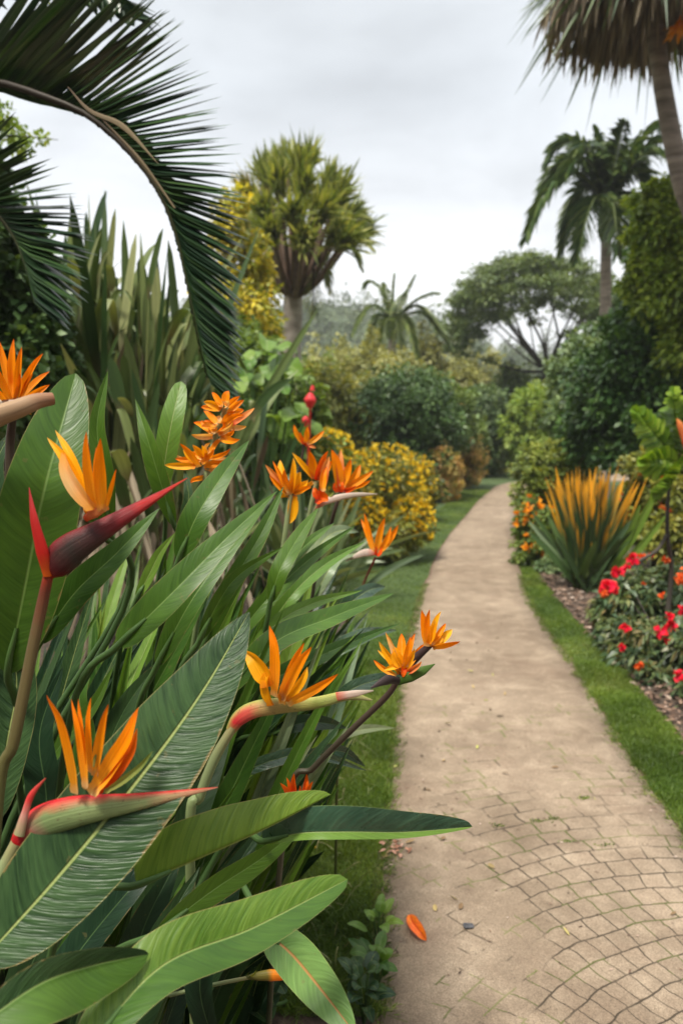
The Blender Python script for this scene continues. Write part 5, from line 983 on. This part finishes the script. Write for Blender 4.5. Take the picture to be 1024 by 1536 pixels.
# F6 stacked cluster, heliconia-like
spk = []
for k, (x, y, w_) in enumerate([(300, 700, 66), (310, 690, 60), (325, 655, 55), (330, 640, 50), (338, 615, 45)]):
    for q in range(8):
        an = math.radians(-175 + q * 25 + rng.uniform(-9, 9)); l = w_ * rng.uniform(.55, .85) * (1 if abs(math.cos(an)) > .5 else .75)
        spk.append(((x + 6 * math.cos(an), y + 5 * math.sin(an)), (x + l * math.cos(an), y + l * math.sin(an) * .8), rng.uniform(8, 12), ['orange', 'amber', 'orange', 'orange', 'palepetal'][int(rng.integers(5))], rng.uniform(-4, 4), rng.normal(0, .05)))
spk += [((308, 715), (285, 725), 10), ((315, 720), (352, 700), 9, 'salmon'), ((310, 722), (330, 728), 9, 'amber'), ((345, 640), (382, 612), 10, 'salmon'), ((340, 620), (366, 600), 10), ((332, 610), (318, 588), 9), ((338, 605), (343, 586), 12), ((300, 700), (270, 665), 10)]
flower('tall stacked cluster of pointed orange flower heads above the bed, left of the spiky tree', (-.5, 1.7), [(300, 900, 1.52), (302, 800, 1.5), (306, 730, 1.48), (322, 660, 1.5), (338, 612, 1.5)], None, spk, 'stem2', sr=.005, Y=1.48)
# mid-bed group
flower('small three-petalled orange flower standing farthest back above the golden shrub', (-.2, 2.6), [(440, 800, 2.3), (446, 720, 2.3), (452, 690, 2.3), (456, 667, 2.3)], None, [((454, 666), (441, 637), 8), ((457, 665), (461, 640), 10), ((460, 666), (486, 646), 8), ((456, 666), (450, 648), 7, 'vermilion'), ((462, 668), (474, 672), 6, 'salmon'), ((456, 668), (460, 660), 12, 'vermilion')], 'stemdark', sr=.004, Y=2.3)
flower('amber orange flower with one petal hanging down, leftmost of the mid-bed group', (-.3, 1.9), [(412, 900, 1.82), (425, 820, 1.8), (432, 770, 1.8), (436, 742, 1.8)], None,
  [((434, 742), (398, 697), 12, 'salmon'), ((435, 740), (420, 690), 14, 'amber'), ((438, 740), (440, 686), 12, 'amber'), ((438, 738), (451, 708), 18, 'amber'), ((440, 740), (462, 720), 12, 'amber'), ((442, 741), (467, 731), 9, 'orange'), ((440, 743), (434, 786), 17, 'amber'), ((436, 742), (427, 704), 13, 'orange'), ((432, 742), (404, 712), 9, 'orange'), ((436, 744), (420, 748), 7, 'amber'), ((434, 740), (409, 691), 8, 'orange')], sr=.006, Y=1.8)
flower('orange flower with a crossing slender petal, second in the mid-bed group', (-.25, 2.05), [(440, 900, 1.95), (455, 820, 1.93), (466, 760, 1.92), (474, 722, 1.92)], None,
  [((470, 718), (438, 679), 9, 'amber'), ((473, 718), (463, 675), 16), ((477, 720), (498, 690), 13), ((474, 720), (492, 676), 10, 'vermilion'), ((470, 722), (448, 735), 8)], sr=.005, Y=1.92)
flower('salmon petalled flower with a red knob and a long pale beak, in the mid-bed group', (-.22, 1.9), [(440, 900, 1.84), (455, 830, 1.84), (468, 780, 1.83), (478, 752, 1.82)],
  ([(474, 762, 1.81), (492, 751, 1.81), (525, 743, 1.82), (566, 741, 1.84)], [2, 4, 5, 5, 4, 3, .6], .5),
  [((480, 740), (494, 684), 16, 'salmon', -3), ((484, 738), (490, 700), 12, 'orange'), ((478, 748), (470, 732), 12, 'vermilion'), ((474, 746), (492, 752), 20, 'vermilion', -2), ((488, 748), (500, 738), 6, 'olive')], bract_m='palebract', sr=.005, Y=1.81)
flower('bright orange fan-shaped flower with a red base, right end of the mid-bed group', (-.15, 2.2), [(470, 880, 2.05), (490, 810, 2.03), (502, 765, 2.0), (510, 738, 2.0)], None,
  [((508, 732), (497, 674), 17), ((511, 732), (511, 674), 15, 'salmon'), ((513, 732), (526, 688), 14), ((514, 733), (540, 697), 13), ((516, 734), (560, 706), 10), ((517, 735), (556, 720), 9), ((510, 738), (514, 722), 18, 'vermilion'), ((516, 736), (534, 728), 9, 'vermilion')], 'stemdark', sr=.005, Y=2.0)
flower('V-shaped orange flower on a red stem standing out against the lawn', (-.02, 2.5), [(520, 930, 2.3), (536, 900, 2.3), (548, 868, 2.3), (563, 836, 2.3)],
  ([(562, 830, 2.28), (548, 829, 2.28), (534, 834, 2.27), (518, 842, 2.27)], [3, 6, 5, 3, .6], .4),
  [((561, 830), (541, 778), 9), ((563, 828), (546, 769), 9), ((564, 830), (577, 776), 11), ((567, 830), (586, 790), 8), ((567, 831), (597, 787), 10), ((564, 834), (565, 818), 14, 'vermilion')], 'stem1', 'palebract', .004, Y=2.28)
flower('half-hidden red-orange flower peeping over the folded light green leaf', (-.15, 1.3), [(420, 1290, 1.22), (432, 1250, 1.2), (444, 1210, 1.2), (446, 1200, 1.2)], None,
  [((440, 1205), (420, 1174), 9, 'vermilion'), ((442, 1204), (430, 1166), 12, 'vermilion'), ((446, 1204), (441, 1160), 13, 'vermilion'), ((452, 1204), (460, 1160), 13, 'vermilion'), ((454, 1204), (469, 1172), 10, 'vermilion'), ((446, 1204), (450, 1178), 10, 'vermilion')], 'stemdark', sr=.004, Y=1.2)
flower('closed orange bud on a thin stalk lying above the grass near the bottom', (-.45, 1.05), [(180, 1520, 1.05), (260, 1492, 1.05), (330, 1475, 1.05), (375, 1466, 1.05)],
  ([(370, 1466, 1.05), (400, 1463, 1.05), (425, 1463, 1.05), (441, 1465, 1.05)], [3, 7, 9, 8, 5, .8], .8), [((372, 1464), (384, 1455), 5, 'olive')], 'stem2', 'budm' if False else 'bract3', .0028, Y=1.05)
[o for o in bpy.data.objects if o.name.startswith('bract') and o.parent and o.parent.get('label', '').startswith('closed orange bud')][0].data.materials[0] = petal_mat('bud', [(0, (.10, .10, .03)), (.35, (.18, .15, .03)), (.45, (.85, .28, .02)), (1, (.85, .22, .02))], .3)
# thin side bits: yellow blade and pink withered bloom at the left
ys_ = thing('withered_bloom', (-.5, 1.0, 0), 'small withered pinkish bloom at the left edge below the maroon flower', 'flower')
mesh_obj('stem', tube([(-.5, 1., 0), R(-20, 1100, 1.), R(0, 960, 1.), R(6, 930, 1.)], [.004] * 4, 20, 6), M['stemdark'], ys_)
for q in range(7): petal((6, 926), (6 + 20 * math.cos(q * .9), 920 + 14 * math.sin(q * .9)), 1., .99, 6, 'salmon', ys_)

# ------------------------------------------------------------------ grass edge weeds, small things on the path
def small_plant(label, px, py, n, size, mat, seed, h=.10, name='low_leafy_plant', group='leafy weeds at the left lawn'):
    b = G(px, py); rs = np.random.default_rng(seed); t = thing(name, b, label, 'plant', group)
    for i in range(n):
        az = rs.uniform(0, 6.28); s = rs.uniform(.3, 1.1); hh = h * rs.uniform(.5, 1.2); p0 = b + np.array((math.cos(az) * s * .03, math.sin(az) * s * .03, hh)); e_ = p0 + np.array((math.cos(az) * s, math.sin(az) * s, rs.uniform(-.1, .5))) * size
        lf = mesh_obj('leaf', leafsheet([p0, (p0 + e_) / 2 + np.array((0, 0, size * .12)), e_], size * rs.uniform(.42, .6), 12, 3, (14, 14), 0, 0, .5, .8, rnd=rs.random(), ref=(0, -.3, 1), seed=seed + i), M[mat], t)
        mesh_obj('stalk', tube([b, (b + p0) / 2, p0], [.002, .002, .0015], 6, 5), M['petiole'], lf)
small_plant('small pale-topped weed at the path edge, upper one of the row', 567, 1425, 12, .055, 'hero_fresh', 1)
small_plant('broad-leaved weed at the path edge below the pale-topped one', 563, 1490, 16, .06, 'hero_mid', 2)
small_plant('dark leafy weed hugging the path edge at the bottom of the picture', 545, 1540, 18, .065, 'hero_dark', 3, .13)
small_plant('broad dark weed under the hanging rust-veined leaf', 400, 1560, 16, .085, 'hero_dark', 4, .16)
small_plant('dark leafy weed beside the orange bud', 330, 1545, 16, .09, 'hero_mid', 5, .20)
small_plant('leafy weed in the shade left of the orange bud', 270, 1570, 16, .09, 'hero_dark', 6, .22)
small_plant('tiny bright weed in the long grass with a yellow bloom', 440, 1310, 9, .04, 'hero_fresh', 7, .09)
yf = [o for o in bpy.data.objects if o.get('label', '').startswith('tiny bright weed')][0]
P = np.repeat(R(467, 1268, 2.45)[None], 7, 0); mesh_obj('blossom', blades(P, rng.normal(size=(7, 3)), rng.normal(size=(7, 3)), .018, .014, 3), F_['gold'], yf)
# tufts growing in the joints
for i, (px, py, sz) in enumerate(((876, 1198, .020), (745, 1238, .016), (808, 1232, .014), (850, 1262, .012), (905, 1268, .014), (830, 1228, .012))):
    b = G(px, py, .014); k = 46 if i == 0 else 30; rr = rng.normal(0, sz * (.55 if i in (0,) else .8), (k, 2))
    P = np.concatenate([b[:2] + rr * (1.4, .6), np.full((k, 1), .014)], 1)
    o = mesh_obj('grass_tuft', blades(P, np.concatenate([rng.normal(0, .8, (k, 2)), np.ones((k, 1))], 1), rng.normal(size=(k, 3)), sz * rng.uniform(.5, 1.1, k), .004, 3, .3), grassm)
    tag(o, ['round green tuft sprouting alone in the middle of the path', 'thin grass tuft nearest the tip of the glossy leaf', 'second small tuft in the sett joints', 'tiny tuft between two sett rows below the round tuft', 'yellowish moss tuft in the sett joint at the right', 'flat tuft just left of the round green one'][i], 'grass tuft', 'tufts growing in the paving joints')
# fallen petal, stone, leaf litter
c = G(627, 1390, .020); W = [G(614, 1372, .024), G(620, 1385, .040), G(630, 1398, .038), G(639, 1411, .020)]
fpd = mesh_obj('fallen_petal', leafsheet(W, .044, 26, 6, (44, 30), 0, 30, .6, .8, .06, .5, rnd=.5, ref=(-.3, -.2, 1), seed=2), None); fpd.data.materials.append(hero_mat('petal_fallen', (.62, .09, .012), (.78, .24, .02), rib=(.55, .04, .01), edge=(.30, .02, .012), vein=14, contrast=.7, edgew=.86, ribw=.10, trans=.15, blemish=0., rough=.3))
tag(fpd, 'single fallen orange petal lying on the path near its left edge', 'petal')
import bmesh
bm = bmesh.new(); bmesh.ops.create_icosphere(bm, subdivisions=3, radius=.013)
for v in bm.verts:
    n_ = 1 + .22 * math.sin(v.co.x * 260 + 1) * math.cos(v.co.y * 210) + .12 * math.sin(v.co.z * 400); v.co = Vector((v.co.x * 1.35 * n_, v.co.y * n_, v.co.z * .55 * n_))
me = bpy.data.meshes.new('pebble'); bm.to_mesh(me); bm.free(); peb = bpy.data.objects.new('pebble', me); COL.objects.link(peb); peb.location = G(702, 1389, .018)
pm, nt_ = newmat('pebble'); nn = noise(nt_, 120, 4); surf(nt_, ramp(nt_, nn, [(.3, (.02, .02, .025)), (.7, (.09, .09, .10))]), .7, bump=nn, bstr=.6, bdist=.002); me.materials.append(pm); tag(peb, 'small dark pebble on the path right of the fallen petal', 'pebble')
k = 26; b = G(590, 1268, .022); P = b + np.stack([rng.normal(0, .022, k), rng.normal(0, .03, k), rng.uniform(0, .012, k)], -1)
lit = mesh_obj('leaf_litter', blades(P, rng.normal(size=(k, 3)) * (1, 1, .2), rng.normal(0, .3, (k, 3)) + (0, 0, 1), rng.uniform(.012, .03, k), .012, 3, .2, .3), cloud_mat('litter_red', cl((.16, .07, .04), (.34, .16, .10), (.42, .26, .2)), .8, .05))
tag(lit, 'scrap of reddish dead leaves at the left path edge below the glossy leaf', 'leaf litter', kind='stuff')
k = 1100; y = rng.uniform(2.0, 9, k); side = rng.random(k) < .5; x = np.where(side, xl(y) + np.abs(rng.normal(0, .03, k)), xr(y) - np.abs(rng.normal(0, .035, k)))
k2 = 160; x[:k2] = rng.uniform(.25, 1.1, k2); y[:k2] = rng.uniform(2.0, 5.0, k2)
lit2 = mesh_obj('path_debris', blades(np.stack([x, y, np.full(k, .018)], -1), rng.normal(size=(k, 3)) * (1, 1, .1), rng.normal(0, .2, (k, 3)) + (0, 0, 1), rng.uniform(.006, .02, k), .006, 2, .1), mulm)
tag(lit2, 'crumbs of dead leaf scattered along both edges of the path', 'debris', kind='stuff')
k = 46; y = rng.uniform(2.0, 6, k); x = xl(y) + (xr(y) - xl(y)) * np.where(rng.random(k) < .7, rng.beta(.5, 2.5, k), rng.random(k))
lit3 = mesh_obj('fallen_leaves', blades(np.stack([x, y, np.full(k, .019)], -1), rng.normal(size=(k, 3)) * (1, 1, .08), rng.normal(0, .25, (k, 3)) + (0, 0, 1), rng.uniform(.018, .042, k), rng.uniform(.008, .016, k), 5, -.15, .4), cloud_mat('litter_leaf', cl((.05, .035, .02), (.16, .10, .05), (.32, .22, .10), (.30, .30, .08)), .8, .05))
tag(lit3, 'small dry leaves and scraps strewn thinly over the path', 'leaf litter', kind='stuff')
# straw and dead blades in the long grass
k = 260; y = rng.uniform(2.0, 3.6, k); x = lbx(y) + rng.uniform(-.15, .25, k)
st_ = mesh_obj('dry_grass', blades(np.stack([x, y, np.full(k, .03)], -1), rng.normal(size=(k, 3)) + (0, 0, .6), rng.normal(size=(k, 3)), rng.uniform(.06, .16, k), .003, 6, rng.uniform(.2, .9, k)), cloud_mat('dry_grass', cl((.10, .13, .04), (.22, .22, .09), (.34, .28, .15)), .7, .2))
tag(st_, 'long arching pale grass stalks at the foot of the leaves', 'grass', kind='stuff')

# ------------------------------------------------------------------ haze
hz_m, nt_ = newmat('haze'); ho = nd(nt_, 'ShaderNodeOutputMaterial'); pv = nd(nt_, 'ShaderNodeVolumePrincipled'); pv.inputs['Color'].default_value = (.93, .95, .97, 1); pv.inputs['Density'].default_value = .0012; pv.inputs['Anisotropy'].default_value = .2
nt_.links.new(pv.outputs[0], ho.inputs['Volume'])
v = np.array([(x, y_, z) for z in (-1, 45) for y_ in (-40, 790) for x in (-410, 410)], float)
hf_ = np.array([(0, 2, 3, 1), (4, 5, 7, 6), (0, 1, 5, 4), (2, 6, 7, 3), (0, 4, 6, 2), (1, 3, 7, 5)])
hz = mesh_obj('haze', (v, hf_, v[:, :2].copy(), np.zeros(8)), hz_m, smooth=False); tag(hz, 'thin grey haze lying over the whole garden', 'haze', kind='stuff')
